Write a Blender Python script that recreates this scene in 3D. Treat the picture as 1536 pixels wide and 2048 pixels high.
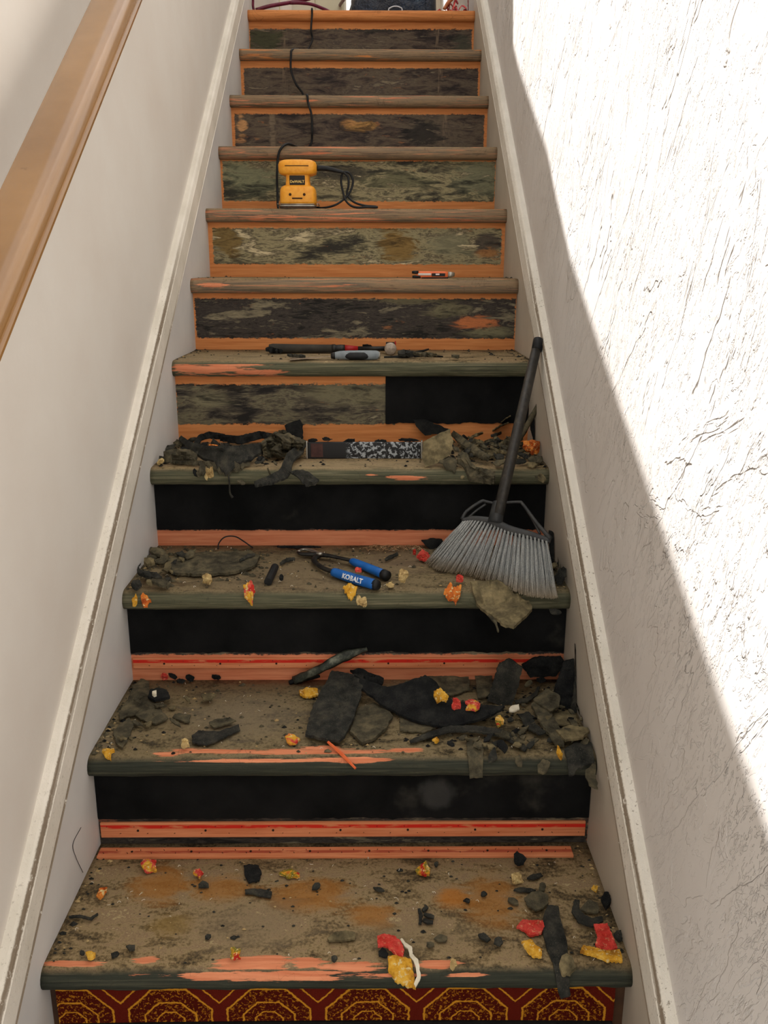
import bpy, bmesh, math, random
from math import sin, cos, pi, radians
from mathutils import Vector, Matrix, noise as mnoise
from mathutils.geometry import delaunay_2d_cdt

for o in list(bpy.data.objects): bpy.data.objects.remove(o)
SC = bpy.context.scene
COL = SC.collection
random.seed(7)

# ------------------------------------------------------------ camera
F_PX, TH, YAW, ROLL = 1750.51, .27424, .008384, .0018065
CAM = Vector((.0620, -1.11116, 1.05922))
FW = Vector((sin(YAW)*cos(TH), cos(YAW)*cos(TH), -sin(TH)))
RT = Vector((cos(YAW), -sin(YAW), 0)); UP = RT.cross(FW)
RT, UP = RT*cos(ROLL)+UP*sin(ROLL), -RT*sin(ROLL)+UP*cos(ROLL)
cd = bpy.data.cameras.new('camera'); cam = bpy.data.objects.new('camera', cd); COL.objects.link(cam)
cd.sensor_fit = 'VERTICAL'; cd.sensor_height = 36; cd.lens = F_PX*36/2048; cd.clip_start = .01
m = Matrix((RT, UP, -FW)).transposed().to_4x4(); m.translation = CAM
cam.matrix_world = m
SC.camera = cam

# ------------------------------------------------------------ world, sun, exposure
wd = bpy.data.worlds.new('world'); SC.world = wd; wd.use_nodes = True
bg = wd.node_tree.nodes['Background']
bg.inputs[0].default_value = (1.0, .98, .955, 1); bg.inputs[1].default_value = 1.08
SUN_D = Vector((.36, -.45, -.72)).normalized()
sd = bpy.data.lights.new('sun', 'SUN'); sun = bpy.data.objects.new('sun', sd); COL.objects.link(sun)
sd.energy = 9.3; sd.angle = radians(.55); sd.color = (1, .99, .975)
sun.rotation_euler = SUN_D.to_track_quat('-Z', 'Y').to_euler(); sun.location = (-2, 2, 5)
SC.view_settings.view_transform = 'Standard'; SC.view_settings.look = 'None'
SC.view_settings.gamma = 1; SC.view_settings.use_curve_mapping = False
SC.view_settings.exposure = .3

# ------------------------------------------------------------ stair numbers and projections
HW = .46; RUN = .28387; SLOPE = .725; OV = .0314; NT = .041
ZT = [.0068, .2044, .4153, .6099, .8256, 1.0246, 1.228, 1.4395, 1.6436, 1.8537, 2.0572]
YN = [k*RUN for k in range(11)]
def ray(px, py): return FW + RT*((px-768)/F_PX) + UP*((1024-py)/F_PX)
def on_z(px, py, z): d = ray(px, py); return CAM + d*((z-CAM.z)/d.z)
def on_y(px, py, y): d = ray(px, py); return CAM + d*((y-CAM.y)/d.y)
def on_x(px, py, x): d = ray(px, py); return CAM + d*((x-CAM.x)/d.x)
def on_t(k, px, py, h=0.): return on_z(px, py, ZT[k]+h)

# ------------------------------------------------------------ node helper
def lin(c):
    f = lambda v: v/12.92 if v <= .04045 else ((v+.055)/1.055)**2.4
    return tuple(f(x/255) for x in c[:3]) + (1,)
class NM:
    def __init__(s, name, rough=.8, spec=.3, metal=0.):
        s.m = bpy.data.materials.new(name); s.m.use_nodes = True
        s.t = s.m.node_tree; s.b = s.t.nodes['Principled BSDF']
        s.b.inputs['Roughness'].default_value = rough
        s.b.inputs['Specular IOR Level'].default_value = spec
        s.b.inputs['Metallic'].default_value = metal
        tc = s.t.nodes.new('ShaderNodeTexCoord'); s.P = tc.outputs['Object']
        sp = s.t.nodes.new('ShaderNodeSeparateXYZ'); s.t.links.new(s.P, sp.inputs[0])
        s.X, s.Y, s.Z = sp.outputs
    def put(s, inp, v):
        if hasattr(v, 'links') or isinstance(v, bpy.types.NodeSocket): s.t.links.new(v, inp)
        elif v is not None: inp.default_value = v
    def ma(s, op, a, b=None, c=None, clamp=False):
        n = s.t.nodes.new('ShaderNodeMath'); n.operation = op; n.use_clamp = clamp
        s.put(n.inputs[0], a); s.put(n.inputs[1], b); s.put(n.inputs[2], c); return n.outputs[0]
    def vec(s, x, y, z):
        n = s.t.nodes.new('ShaderNodeCombineXYZ')
        for i, v in enumerate((x, y, z)): s.put(n.inputs[i], v)
        return n.outputs[0]
    def sc(s, sx, sy, sz, off=(0, 0, 0), rot=(0, 0, 0)):
        n = s.t.nodes.new('ShaderNodeMapping'); s.t.links.new(s.P, n.inputs[0])
        n.inputs['Scale'].default_value = (sx, sy, sz); n.inputs['Location'].default_value = off
        n.inputs['Rotation'].default_value = rot; return n.outputs[0]
    def rs(s, rot, sy, sz, off=(0, 0, 0)):   # turn about x by rot, then scale
        n = s.t.nodes.new('ShaderNodeMapping'); s.t.links.new(s.P, n.inputs[0]); n.inputs['Rotation'].default_value = (rot, 0, 0)
        q = s.t.nodes.new('ShaderNodeMapping'); s.t.links.new(n.outputs[0], q.inputs[0])
        q.inputs['Scale'].default_value = (1, sy, sz); q.inputs['Location'].default_value = off; return q.outputs[0]
    def noise(s, v=None, scale=5., detail=4., rough=.55, dist=0.):
        n = s.t.nodes.new('ShaderNodeTexNoise'); s.t.links.new(v if v is not None else s.P, n.inputs['Vector'])
        n.inputs['Scale'].default_value = scale; n.inputs['Detail'].default_value = detail
        n.inputs['Roughness'].default_value = rough; n.inputs['Distortion'].default_value = dist
        return n.outputs[0]
    def voro(s, v=None, scale=5., feat='F1'):
        n = s.t.nodes.new('ShaderNodeTexVoronoi'); n.feature = feat
        s.t.links.new(v if v is not None else s.P, n.inputs['Vector'])
        n.inputs['Scale'].default_value = scale; return n.outputs['Distance']
    def ss(s, x, a, b):
        n = s.t.nodes.new('ShaderNodeMapRange'); n.interpolation_type = 'SMOOTHSTEP'
        s.put(n.inputs[0], x); n.inputs[1].default_value = a; n.inputs[2].default_value = b; return n.outputs[0]
    def ramp(s, f, stops):
        n = s.t.nodes.new('ShaderNodeValToRGB'); s.put(n.inputs[0], f); e = n.color_ramp.elements
        while len(e) < len(stops): e.new(.5)
        for q, (p, c) in zip(e, stops): q.position = p; q.color = lin(c)
        return n.outputs[0]
    def mix(s, f, a, b):
        n = s.t.nodes.new('ShaderNodeMix'); n.data_type = 'RGBA'; s.put(n.inputs[0], f)
        for i, v in ((6, a), (7, b)):
            if isinstance(v, tuple): v = lin(v) if max(v) > 1.5 else v
            s.put(n.inputs[i], v)
        return n.outputs[2]
    def col(s, c):
        if isinstance(c, tuple): c = lin(c)
        s.put(s.b.inputs['Base Color'], c); return s
    def bump(s, h, dist=.002, st=1.):
        n = s.t.nodes.new('ShaderNodeBump'); n.inputs['Distance'].default_value = dist
        n.inputs['Strength'].default_value = st; s.t.links.new(h, n.inputs['Height'])
        s.t.links.new(n.outputs[0], s.b.inputs['Normal']); return s
    # an elliptical patch with a ragged edge in two coordinates
    def ell(s, u, v, cu, cv, ru, rv, nz, amp=.9, soft=.25):
        du = s.ma('MULTIPLY', s.ma('SUBTRACT', u, cu), 1/ru); dv = s.ma('MULTIPLY', s.ma('SUBTRACT', v, cv), 1/rv)
        d = s.ma('SQRT', s.ma('ADD', s.ma('MULTIPLY', du, du), s.ma('MULTIPLY', dv, dv)))
        d = s.ma('ADD', d, s.ma('MULTIPLY', s.ma('SUBTRACT', nz, .5), amp*2))
        return s.ss(d, 1+soft, 1-soft)
    def mx(s, a, b): return s.ma('MAXIMUM', a, b)

def simple(name, c1, c2=None, rough=.7, scale=60., spec=.3, metal=0., bump=.0, detail=4.):
    M = NM(name, rough, spec, metal)
    if c2 is None: return M.col(c1).m
    nz = M.noise(None, scale, detail); M.col(M.ramp(nz, [(.3, c1), (.7, c2)]))
    if bump: M.bump(nz, bump, .8)
    return M.m

# ------------------------------------------------------------ mesh helpers
def obj(name, bm, mat, parent=None, smooth=False, label=None, kind=None):
    me = bpy.data.meshes.new(name)
    if isinstance(bm, tuple): me.from_pydata(*bm)
    else:
        bm.normal_update(); bm.to_mesh(me); bm.free()
    o = bpy.data.objects.new(name, me); COL.objects.link(o)
    if mat: me.materials.append(mat)
    if smooth:
        for p in me.polygons: p.use_smooth = True
    if parent: o.parent = parent
    if label: o['label'] = label
    if kind: o['kind'] = kind
    return o
def recalc(bm): bmesh.ops.recalc_face_normals(bm, faces=bm.faces[:]); return bm
def tag(o, label, cat, group=None, kind=None):
    o['label'] = label; o['category'] = cat
    if group: o['group'] = group
    if kind: o['kind'] = kind
    return o
def thing(name, label, cat, loc=(0, 0, 0), group=None):
    o = bpy.data.objects.new(name, None); COL.objects.link(o); o.location = loc; o.empty_display_size = .05
    return tag(o, label, cat, group)
def box(x0, x1, y0, y1, z0, z1, bev=0., bm=None):
    b = bm or bmesh.new()
    t = bmesh.new(); bmesh.ops.create_cube(t, size=1)
    for v in t.verts: v.co = Vector(((x0+x1)/2+v.co.x*(x1-x0), (y0+y1)/2+v.co.y*(y1-y0), (z0+z1)/2+v.co.z*(z1-z0)))
    if bev: bmesh.ops.bevel(t, geom=t.edges[:], offset=bev, segments=2, affect='EDGES', profile=.5)
    me = bpy.data.meshes.new('t'); t.to_mesh(me); t.free(); b.from_mesh(me); bpy.data.meshes.remove(me)
    return b
def catmull(P, n=6):
    P = [Vector(p) for p in P]
    if len(P) < 3: return P
    Q = [2*P[0]-P[1]] + P + [2*P[-1]-P[-2]]; out = []
    for i in range(1, len(Q)-2):
        a, b, c, d = Q[i-1:i+3]
        for j in range(n):
            t = j/n
            out.append(.5*((2*b)+(c-a)*t+(2*a-5*b+4*c-d)*t*t+(3*b-a-3*c+d)*t**3))
    out.append(P[-1]); return out
def tube(P, R, sides=8, bm=None, sm=6, flat=1., upv=(0, 0, 1)):
    b = bm or bmesh.new(); n0 = len(P)
    Q = catmull(P, sm) if sm > 1 else [Vector(p) for p in P]
    if not hasattr(R, '__len__'): R = [R]*n0
    def rr(i):
        t = i/(len(Q)-1)*(n0-1); j = min(int(t), n0-2); return R[j]+(R[j+1]-R[j])*(t-j)
    rings = []; u = None
    for i, q in enumerate(Q):
        t = (Q[min(i+1, len(Q)-1)]-Q[max(i-1, 0)]).normalized()
        if u is None:
            u = Vector(upv)
            if abs(t.dot(u)) > .95: u = Vector((1, 0, 0))
        u = (u-t*u.dot(t)).normalized(); w = t.cross(u)
        r = rr(i)
        rings.append([b.verts.new(q+w*cos(2*pi*j/sides)*r+u*sin(2*pi*j/sides)*r*flat) for j in range(sides)])
    for a, c in zip(rings, rings[1:]):
        for j in range(sides): b.faces.new((a[j], a[(j+1) % sides], c[(j+1) % sides], c[j]))
    b.faces.new(rings[0][::-1]); b.faces.new(rings[-1]); return b
def prism(poly, x0, x1, bm=None):          # polygon in (y, z), extruded along x
    b = bm or bmesh.new()
    A = [b.verts.new((x0, y, z)) for y, z in poly]; B = [b.verts.new((x1, y, z)) for y, z in poly]
    b.faces.new(A); b.faces.new(B[::-1])
    for i in range(len(poly)): j = (i+1) % len(poly); b.faces.new((A[j], A[i], B[i], B[j]))
    return recalc(b)
def loft(secs, n=24, e=4., bm=None):       # secs: (z, halfx, halfy, cx, cy) superellipse rings
    b = bm or bmesh.new(); rings = []
    for z, a, c, cx, cy in secs:
        R = []
        for i in range(n):
            t = 2*pi*i/n; ct, st = cos(t), sin(t)
            R.append(b.verts.new((cx+a*math.copysign(abs(ct)**(2/e), ct), cy+c*math.copysign(abs(st)**(2/e), st), z)))
        rings.append(R)
    for p, q in zip(rings, rings[1:]):
        for j in range(n): b.faces.new((p[j], p[(j+1) % n], q[(j+1) % n], q[j]))
    b.faces.new(rings[0][::-1]); b.faces.new(rings[-1]); return b

# ------------------------------------------------------------ materials: wood and residue
WOOD_A, WOOD_B = (214, 128, 62), (182, 92, 46)
def wood(M, hue=0, tone=1.):
    g = M.noise(M.sc(2.2, 40, 40), 3., 6., .6, .6)
    a = tuple(c*tone for c in ((222, 150, 90), (226, 150, 110), (198, 96, 55))[hue]); b = tuple(c*tone for c in ((194, 118, 64), (194, 108, 72), (160, 72, 36))[hue])
    return M.ramp(g, [(.3, b), (.7, a)])
PAL = {   # residue palettes along a noise value
 'grey':   [(.25, (34, 31, 29)), (.42, (80, 73, 61)), (.55, (119, 112, 87)), (.66, (70, 63, 53)), (.8, (156, 148, 119))],
 'green':  [(.25, (49, 46, 39)), (.4, (102, 96, 73)), (.52, (163, 152, 115)), (.64, (87, 79, 61)), (.8, (213, 197, 157))],
 'brown':  [(.25, (43, 36, 34)), (.42, (78, 65, 56)), (.58, (102, 90, 73)), (.7, (73, 61, 56)), (.85, (131, 119, 95))],
 'dark':   [(.3, (31, 29, 26)), (.45, (70, 63, 56)), (.56, (46, 41, 39)), (.68, (112, 104, 85)), (.85, (146, 136, 109))]}
def riser_mat(k, top, bot, l, r, pal, blobs=(), hue=0, ragged=1., vband=0):
    M = NM('riser_paint_%d' % k, .75); yf = YN[k]+OV
    base = wood(M, hue)
    e1 = M.noise(M.sc(14, 1, 30, (k, 0, 0)), 4., 5., .7); e2 = M.noise(M.sc(60, 1, 60, (k, 3, 0)), 3., 3.)
    n = M.ma('ADD', M.ma('MULTIPLY', M.ma('SUBTRACT', e1, .5), .016*ragged), M.ma('MULTIPLY', M.ma('SUBTRACT', e2, .5), .006))
    zt = on_y(700, top, yf).z; zb = on_y(700, bot, yf).z
    xl = on_y(l, (top+bot)/2, yf).x; xr = on_y(r, (top+bot)/2, yf).x
    mk = M.ss(M.ma('ADD', M.ma('SUBTRACT', zt, M.Z), n), -.001, .002)
    for q in (M.ma('SUBTRACT', M.Z, zb), M.ma('SUBTRACT', M.X, xl), M.ma('SUBTRACT', xr, M.X)):
        mk = M.ma('MULTIPLY', mk, M.ss(M.ma('ADD', q, n), -.001, .002))
    f1 = M.noise(M.sc(5, 1, 22, (k*1.7, 0, k)), 2., 9., .68, .6)
    f2 = M.noise(M.sc(1.6, 1, 5, (k*3.1, 0, 2)), 2.4, 3., .5)
    f3 = M.noise(M.sc(30, 1, 160, (k, 0, 0)), 2., 2.)
    f = M.ma('ADD', M.ma('MULTIPLY', f1, .62), M.ma('ADD', M.ma('MULTIPLY', f2, .34), M.ma('MULTIPLY', f3, .1)))
    f = M.ma('MULTIPLY', M.ma('SUBTRACT', f, .53), 2.6); f = M.ma('ADD', f, .5)
    res = M.ramp(f, PAL[pal])
    if vband:  # pale vertical brush marks where carpet seams were
        for px in vband:
            x0 = on_y(px, (top+bot)/2, yf).x
            w = M.ma('ABSOLUTE', M.ma('SUBTRACT', M.X, x0)); mm = M.ma('MULTIPLY', M.ss(w, .012, .004), M.ss(M.noise(M.sc(90, 1, 12), 2., 3.), .4, .7))
            res = M.mix(mm, res, (122, 104, 84))
    # thin pale scrape marks and rubbed-through wood
    sc_ = M.noise(M.sc(8, 1, 120, (k, 9, 0)), 3., 3., .6, .3); res = M.mix(M.ma('MULTIPLY', M.ss(sc_, .63, .72), .55), res, (160, 152, 122))
    rub = M.ma('MULTIPLY', M.ss(M.noise(M.sc(7, 1, 24, (k*2.3, 5, 1)), 2., 7., .7), .62, .7), .6)
    res = M.mix(rub, res, wood(M, hue, .8))
    for (px, py, rx, ry, c) in blobs:
        p = on_y(px, py, yf); s = (p-CAM).dot(FW)/F_PX
        res = M.mix(M.ma('MULTIPLY', M.ell(M.X, M.Z, p.x, p.z, rx*s, ry*s, f1, 2.2, .3), .85), res, M.ramp(f, [(.2, tuple(v*.5 for v in c)), (.5, tuple(min(250, v*1.12) for v in c)), (.8, tuple(v*.85 for v in c))]))
    M.col(M.mix(mk, base, res)); M.bump(f1, .0015, .5); return M.m
def tread_mat(k, top, nose, orange=(), stains=(), streak=None, cracks=True):
    M = NM('tread_surface_%d' % k, .8, .22)
    u = M.ma('ADD', M.ma('SUBTRACT', M.Y, YN[k]), M.ma('SUBTRACT', M.Z, ZT[k]))
    n1 = M.noise(M.sc(6, 14, 14, (k, 0, 0)), 2., 9., .65, .4); n2 = M.noise(M.sc(40, 40, 40), 4., 4., .7)
    f = M.ma('ADD', M.ma('MULTIPLY', n1, .65), M.ma('MULTIPLY', n2, .35))
    f = M.ma('ADD', M.ma('MULTIPLY', M.ma('SUBTRACT', f, .5), 3.1), .5)
    ct = M.ramp(f, top)
    for (px, py, rx, ry, c, a) in stains:
        p = on_t(k, px, py); sx = (p-CAM).dot(FW)/F_PX; ryw = abs(on_t(k, px, py-ry).y-on_t(k, px, py+ry).y)/2
        ct = M.mix(M.ma('MULTIPLY', M.ell(M.X, M.Y, p.x, p.y, rx*sx, ryw, n1, 1.5, .5), a), ct, c)
    # light grit
    g = M.noise(M.sc(1, 1, 1), 420., 2., .6); ct = M.mix(M.ma('MULTIPLY', M.ss(g, .66, .74), .35), ct, (176, 158, 120))
    g2 = M.noise(M.sc(1, 1, 1, (3, 3, 3)), 260., 3., .6); ct = M.mix(M.ma('MULTIPLY', M.ss(g2, .62, .72), .6), ct, (48, 40, 30))
    sg = M.noise(M.sc(1.6, 70, 70, (k*2, 0, 0)), 3., 7., .65, .5)
    cn = M.ramp(sg, nose)
    um = M.ss(M.ma('ADD', u, M.ma('MULTIPLY', M.ma('SUBTRACT', n1, .5), .02)), .018, -.004)
    c = M.mix(um, ct, cn)
    if streak:   # sanded wood showing through in long streaks, amount streak
        on = M.noise(M.sc(1.5, 46, 46, (k*5, 0, 1)), 3., 6., .62, .6)
        c = M.mix(M.ma('MULTIPLY', M.ss(on, streak, streak+.07), M.ss(u, .05, .03)), c, wood(M, 1 if k < 9 else 0))
    for (px, py, rx, ry) in orange:
        p = on_t(k, px, py) if py < 1e4 else None
        if p.y < YN[k]+.006: p = on_y(px, py, YN[k]+.004)
        uu = (p.y-YN[k])+min(0, p.z-ZT[k]); sx = (p-CAM).dot(FW)/F_PX
        o = M.noise(M.sc(5, 60, 60, (px/100, 0, 0)), 3., 5., .65)
        c = M.mix(M.ell(M.X, u, p.x, uu, rx*sx, ry*sx*1.3, o, 1.3, .1), c, wood(M, 1))
    if cracks:
        cr = M.noise(M.sc(3, 3, 3, (k, 1, 1)), 3., 3., .5, .8); d = M.ma('ABSOLUTE', M.ma('SUBTRACT', cr, .5))
        c = M.mix(M.ma('MULTIPLY', M.ss(d, .004, .001), .22), c, (40, 34, 26))
    M.col(c); M.bump(M.ma('ADD', n1, M.ma('MULTIPLY', n2, .5)), .003, .6); return M.m

T_DARK = [(.2, (65, 55, 37)), (.4, (115, 97, 67)), (.58, (150, 130, 95)), (.75, (130, 107, 82)), (.9, (170, 152, 112))]
T_MID = [(.2, (57, 50, 35)), (.42, (105, 92, 65)), (.6, (130, 115, 85)), (.8, (107, 92, 70)), (.95, (155, 140, 105))]
N_FELT = [(.25, (31, 32, 26)), (.5, (52, 55, 45)), (.75, (84, 81, 64))]
N_FELT2 = [(.25, (48, 48, 38)), (.5, (84, 84, 64)), (.75, (132, 124, 98))]
N_WORN = [(.25, (60, 52, 46)), (.40, (112, 100, 84)), (.52, (150, 124, 94)), (.62, (92, 80, 68)), (.75, (172, 132, 96)), (.9, (196, 146, 104))]

# ------------------------------------------------------------ the setting
def wall_mat_left():
    M = NM('plaster_left', .6, .3)
    n = M.noise(None, 2.2, 5., .6); M.col(M.ramp(n, [(.3, (214, 206, 196)), (.7, (224, 220, 212))]))
    h = M.noise(None, 30., 5., .6); M.bump(h, .0015, .4); return M.m
def wall_mat_right():
    M = NM('trowelled_plaster_right', .75, .2)
    M.col(M.ramp(M.noise(None, 3., 4.), [(.3, (206, 199, 192)), (.7, (215, 210, 205))]))
    # skip-trowel relief: thin plates that end in sharp ragged edges, drawn out along the trowel stroke
    def st(deg, along, across, det, off, lo, wd, dist=.4, rough=.6):
        n = M.noise(M.rs(radians(-deg), along, across, off), 1., det, rough, dist); return M.ss(n, lo, lo+wd)
    plates = st(128, 1.6, 7, 5., (0, 0, 3), .50, .010, .5)
    plates2 = st(108, 2.2, 9, 5., (0, 7, 1), .57, .010, .6)
    plates3 = st(160, 3, 6, 5., (0, 2, 6), .60, .012, .8)
    fine = st(120, 26, 110, 3., (0, 1, 0), .56, .03, .3)
    fine2 = st(112, 40, 150, 3., (0, 4, 0), .57, .04, .3)
    fine3 = st(140, 34, 80, 3., (0, 9, 5), .60, .04, .5)
    patch = M.ss(M.noise(M.sc(1, 1, 1, (0, 5, 0)), 4.4, 4.), .44, .56)
    patch2 = M.ss(M.noise(M.rs(radians(-120), 3, 8, (0, 2, 8)), 1., 4.), .42, .55)
    patch3 = M.ss(M.noise(M.sc(1, 1, 1, (0, 1, 4)), 6., 4.), .5, .6)
    h = M.ma('ADD', M.ma('MULTIPLY', plates, 1.3), M.ma('ADD', M.ma('MULTIPLY', plates2, 1.0), M.ma('MULTIPLY', plates3, .8)))
    for f, p, g in ((fine, patch, .75), (fine2, patch2, .6), (fine3, patch3, .6)): h = M.ma('ADD', h, M.ma('MULTIPLY', M.ma('MULTIPLY', f, p), g))
    h = M.ma('ADD', h, M.ma('MULTIPLY', M.noise(None, 7., 3.), .5))
    hh = M.ma('SUBTRACT', M.Z, M.ma('MULTIPLY', M.Y, SLOPE)); h = M.ma('MULTIPLY', h, M.ma('ADD', .28, M.ma('MULTIPLY', M.ss(M.ma('ADD', hh, M.ma('MULTIPLY', M.Y, .12)), .42, .74), .72)))
    M.bump(h, .0030, 1.); return M.m
def line(h): return lambda y: y*SLOPE+h
# left wall: unseen top edge, shaped to throw the right wall's shadow line
bound = [(-2.2, -.44), (-.343, .512), (-.117, .622), (.152, .761), (.469, .924), (.823, 1.112), (1.031, 1.261), (1.154, 1.362),
         (1.458, 1.527), (1.667, 1.644), (1.851, 1.765), (1.906, 1.847), (1.98, 2.15), (2.1, 2.7)]
t = (2*HW)/SUN_D.x
top = [(y-SUN_D.y*t, z-SUN_D.z*t) for y, z in bound]
top = [(-2.4, top[0][1]-.4)] + top + [(5.2, top[-1][1]+.1)]
mL, mR = wall_mat_left(), wall_mat_right()
o = obj('wall_left', prism([(-2.4, -.6), (5.2, -.6)] + top[::-1], -HW-.12, -HW-.008), mL, kind='structure')
o = obj('wall_right', prism([(-2.4, -.6), (5.2, -.6), (5.2, 4.4), (-2.4, 3.6)], HW+.008, HW+.12), mR, kind='structure')
fl = simple('landing_boards', (150, 100, 60), (176, 124, 80), .6, 12)
obj('floor', prism([(YN[10]+.30, ZT[10]-.04), (5.2, ZT[10]-.04), (5.2, ZT[10]), (YN[10]+.30, ZT[10])], -HW-.008, HW+.008), fl, kind='structure')
# back wall of the landing with a window opening
bw = bmesh.new()
for a in ((-.6, -.2, 5.1, 5.2, 2.0, 4.6), (.36, .6, 5.1, 5.2, 2.0, 4.6), (-.2, .36, 5.1, 5.2, 2.0, 2.3), (-.2, .36, 5.1, 5.2, 3.6, 4.6)): box(*a, bm=bw)
obj('wall_back', bw, simple('landing_wall', (214, 206, 186), (222, 216, 200), .7, 5), kind='structure')
wf = bmesh.new()
for a in ((-.2, -.16, 5.06, 5.1, 2.3, 3.6), (.32, .36, 5.06, 5.1, 2.3, 3.6), (-.2, .36, 5.06, 5.1, 2.3, 2.34), (-.2, .36, 5.06, 5.1, 3.56, 3.6), (-.16, .32, 5.07, 5.09, 2.93, 2.96)): box(*a, bm=wf)
obj('window_1', wf, simple('white_gloss', (226, 220, 205), None, .4), kind='structure')

# skirting boards with cap moulding
def cap_mat(gritty):
    M = NM('cracked_trim_paint', .55, .35)
    h = M.ma('SUBTRACT', M.Z, M.ma('MULTIPLY', M.Y, SLOPE))
    n = M.noise(M.sc(1, 1, 1), 55., 5., .75); n2 = M.noise(M.sc(1, 1, 1, (4, 4, 4)), 160., 3., .7)
    reg = M.ss(M.noise(M.sc(1, 1, 1, (0, 9, 0)), 2.6, 2.), .36, .52)
    low = M.ss(M.Y, 1.45, 1.0)    # cracks start below the middle of the flight
    c = M.ramp(M.noise(None, 9., 4.), [(.3, (218, 212, 198)), (.7, (236, 230, 218))])
    for hc, w in ((.098, .0055), (.111, .004), (.177, .004), (.188, .0065)):
        d = M.ma('ABSOLUTE', M.ma('SUBTRACT', h, hc))
        d = M.ma('ADD', d, M.ma('MULTIPLY', M.ma('SUBTRACT', n2, .5), .006))
        k = M.ma('MULTIPLY', M.ma('MULTIPLY', M.ss(d, w, w*.3), M.ss(n, .30, .42)), M.ma('MULTIPLY', low, M.mx(reg, .6 if hc in (.111, .177) else 1.)))
        c = M.mix(M.ma('MULTIPLY', k, .85), c, (104, 84, 58))
    gr = M.ma('MULTIPLY', M.ss(n2, .60, .67), M.ma('MULTIPLY', low, reg)); c = M.mix(M.ma('MULTIPLY', gr, .7 if gritty else .3), c, (112, 96, 74))
    M.col(c); M.bump(M.ma('ADD', n, n2), .002 if gritty else .001, .8); return M.m
skirt_l = simple('skirting_paint_white', (206, 204, 202), (218, 216, 212), .5, 6, bump=.001)
skirt_r = simple('skirting_paint_right', (180, 170, 154), (194, 184, 168), .5, 6, bump=.001)  # right skirting toned darker and browner than the left
for side, sx, mt in (('left', -1, skirt_l), ('right', 1, skirt_r)):
    a, b = sorted((sx*HW, sx*(HW+.008)))
    y0, y1 = -1.2, 2.9; L0, L1 = line(-.45), line(.10)
    root = obj('baseboard_'+side, prism([(y0, L0(y0)), (y1, L0(y1)), (y1, L1(y1)), (y0, L1(y0))], a, b), mt, kind='structure')
    # moulding profile: (height on wall, how far it stands out)
    prof = [(.090, 0), (.090, .007), (.097, .010), (.101, .0075), (.106, .0075), (.109, .011), (.116, .012), (.150, .012), (.172, .012), (.178, .009), (.182, .009), (.186, .011), (.193, .008), (.198, .004), (.198, 0)]
    bm = bmesh.new(); N = 60; R = []
    for i in range(N+1):
        y = y0+(y1-y0)*i/N
        R.append([bm.verts.new((sx*(HW+.008-(.008+p if p else 0)), y, y*SLOPE+h+.0012*mnoise.noise(Vector((y*3, h*9, sx*4))))) for h, p in prof])
    for p, q in zip(R, R[1:]):
        for j in range(len(prof)-1): bm.faces.new((p[j], p[j+1], q[j+1], q[j]))
    bm.faces.new(R[0]); bm.faces.new(R[-1][::-1])
    obj('cap_moulding', recalc(bm), cap_mat(sx > 0), root, label='narrow beaded cap with dirty cracked paint along its grooves')

# ------------------------------------------------------------ the staircase
ST = thing('staircase', 'straight flight of stripped wooden stairs with dark carpet glue and orange bare wood', 'stairs')
OC = (156, 104, 44)
TR = {
 0: dict(top=T_DARK, nose=N_FELT, orange=[(505, 1925, 75, 13), (540, 1952, 185, 9), (420, 1950, 60, 7), (150, 1928, 55, 7), (292, 1921, 24, 7), (615, 1925, 34, 9), (700, 1932, 62, 9), (790, 1950, 50, 5), (878, 1928, 40, 11), (930, 1950, 36, 4)],
         stains=[(320, 1770, 55, 34, OC, .75), (440, 1775, 60, 26, OC, .7), (620, 1790, 75, 32, OC, .75), (748, 1832, 45, 22, OC, .75), (905, 1793, 34, 20, (170, 106, 34), .8), (985, 1800, 50, 48, OC, .7), (345, 1850, 40, 20, (130, 104, 50), .6), (500, 1850, 110, 45, (128, 112, 88), .5), (820, 1870, 120, 30, (128, 112, 84), .4)]),
 1: dict(top=T_MID, nose=N_FELT, orange=[(430, 1502, 100, 7), (620, 1503, 150, 7), (500, 1520, 130, 4), (700, 1518, 90, 6), (810, 1500, 38, 6), (640, 1495, 36, 6), (330, 1508, 30, 5)],
         stains=[(480, 1430, 110, 45, (124, 112, 92), .5), (640, 1362, 160, 8, (140, 92, 62), .5)]),
 2: dict(top=T_MID, nose=N_FELT2, orange=[], stains=[(560, 1150, 200, 40, (112, 96, 74), .5), (800, 1120, 80, 20, (124, 104, 82), .5), (300, 1168, 60, 14, (74, 54, 30), .6)]),
 3: dict(top=T_DARK, nose=N_FELT2, orange=[(808, 957, 42, 3.5), (742, 951, 14, 2)], stains=[(700, 930, 200, 8, (150, 134, 104), .5)]),
 4: dict(top=T_DARK, nose=N_FELT2, orange=[(435, 741, 62, 6), (380, 738, 35, 7), (470, 730, 60, 2), (520, 746, 50, 3)], stains=[(560, 715, 200, 9, (146, 130, 100), .5)]),
 5: dict(top=T_DARK, nose=N_WORN, orange=[(430, 572, 30, 4)], streak=.56),
 6: dict(top=T_DARK, nose=N_WORN, streak=.54), 7: dict(top=T_DARK, nose=N_WORN, streak=.56),
 8: dict(top=T_DARK, nose=N_WORN, streak=.56), 9: dict(top=T_DARK, nose=N_WORN, streak=.55), 10: dict(top=T_DARK, nose=[(.25, (168, 100, 54)), (.6, (196, 126, 72)), (.8, (206, 140, 84))], streak=.40)}
TLAB = {0: 'bottom tread, mottled brown and ochre, orange scraped patches at its nose', 1: 'tread under the largest scraps, orange along its nose', 2: 'tread where the broom stands, grey felt nose', 3: 'tread buried at both ends under scraps',
        4: 'tread with hammer, orange streaks at the left of its nose', 10: 'topmost tread with clean bare wood nose'}
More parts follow.
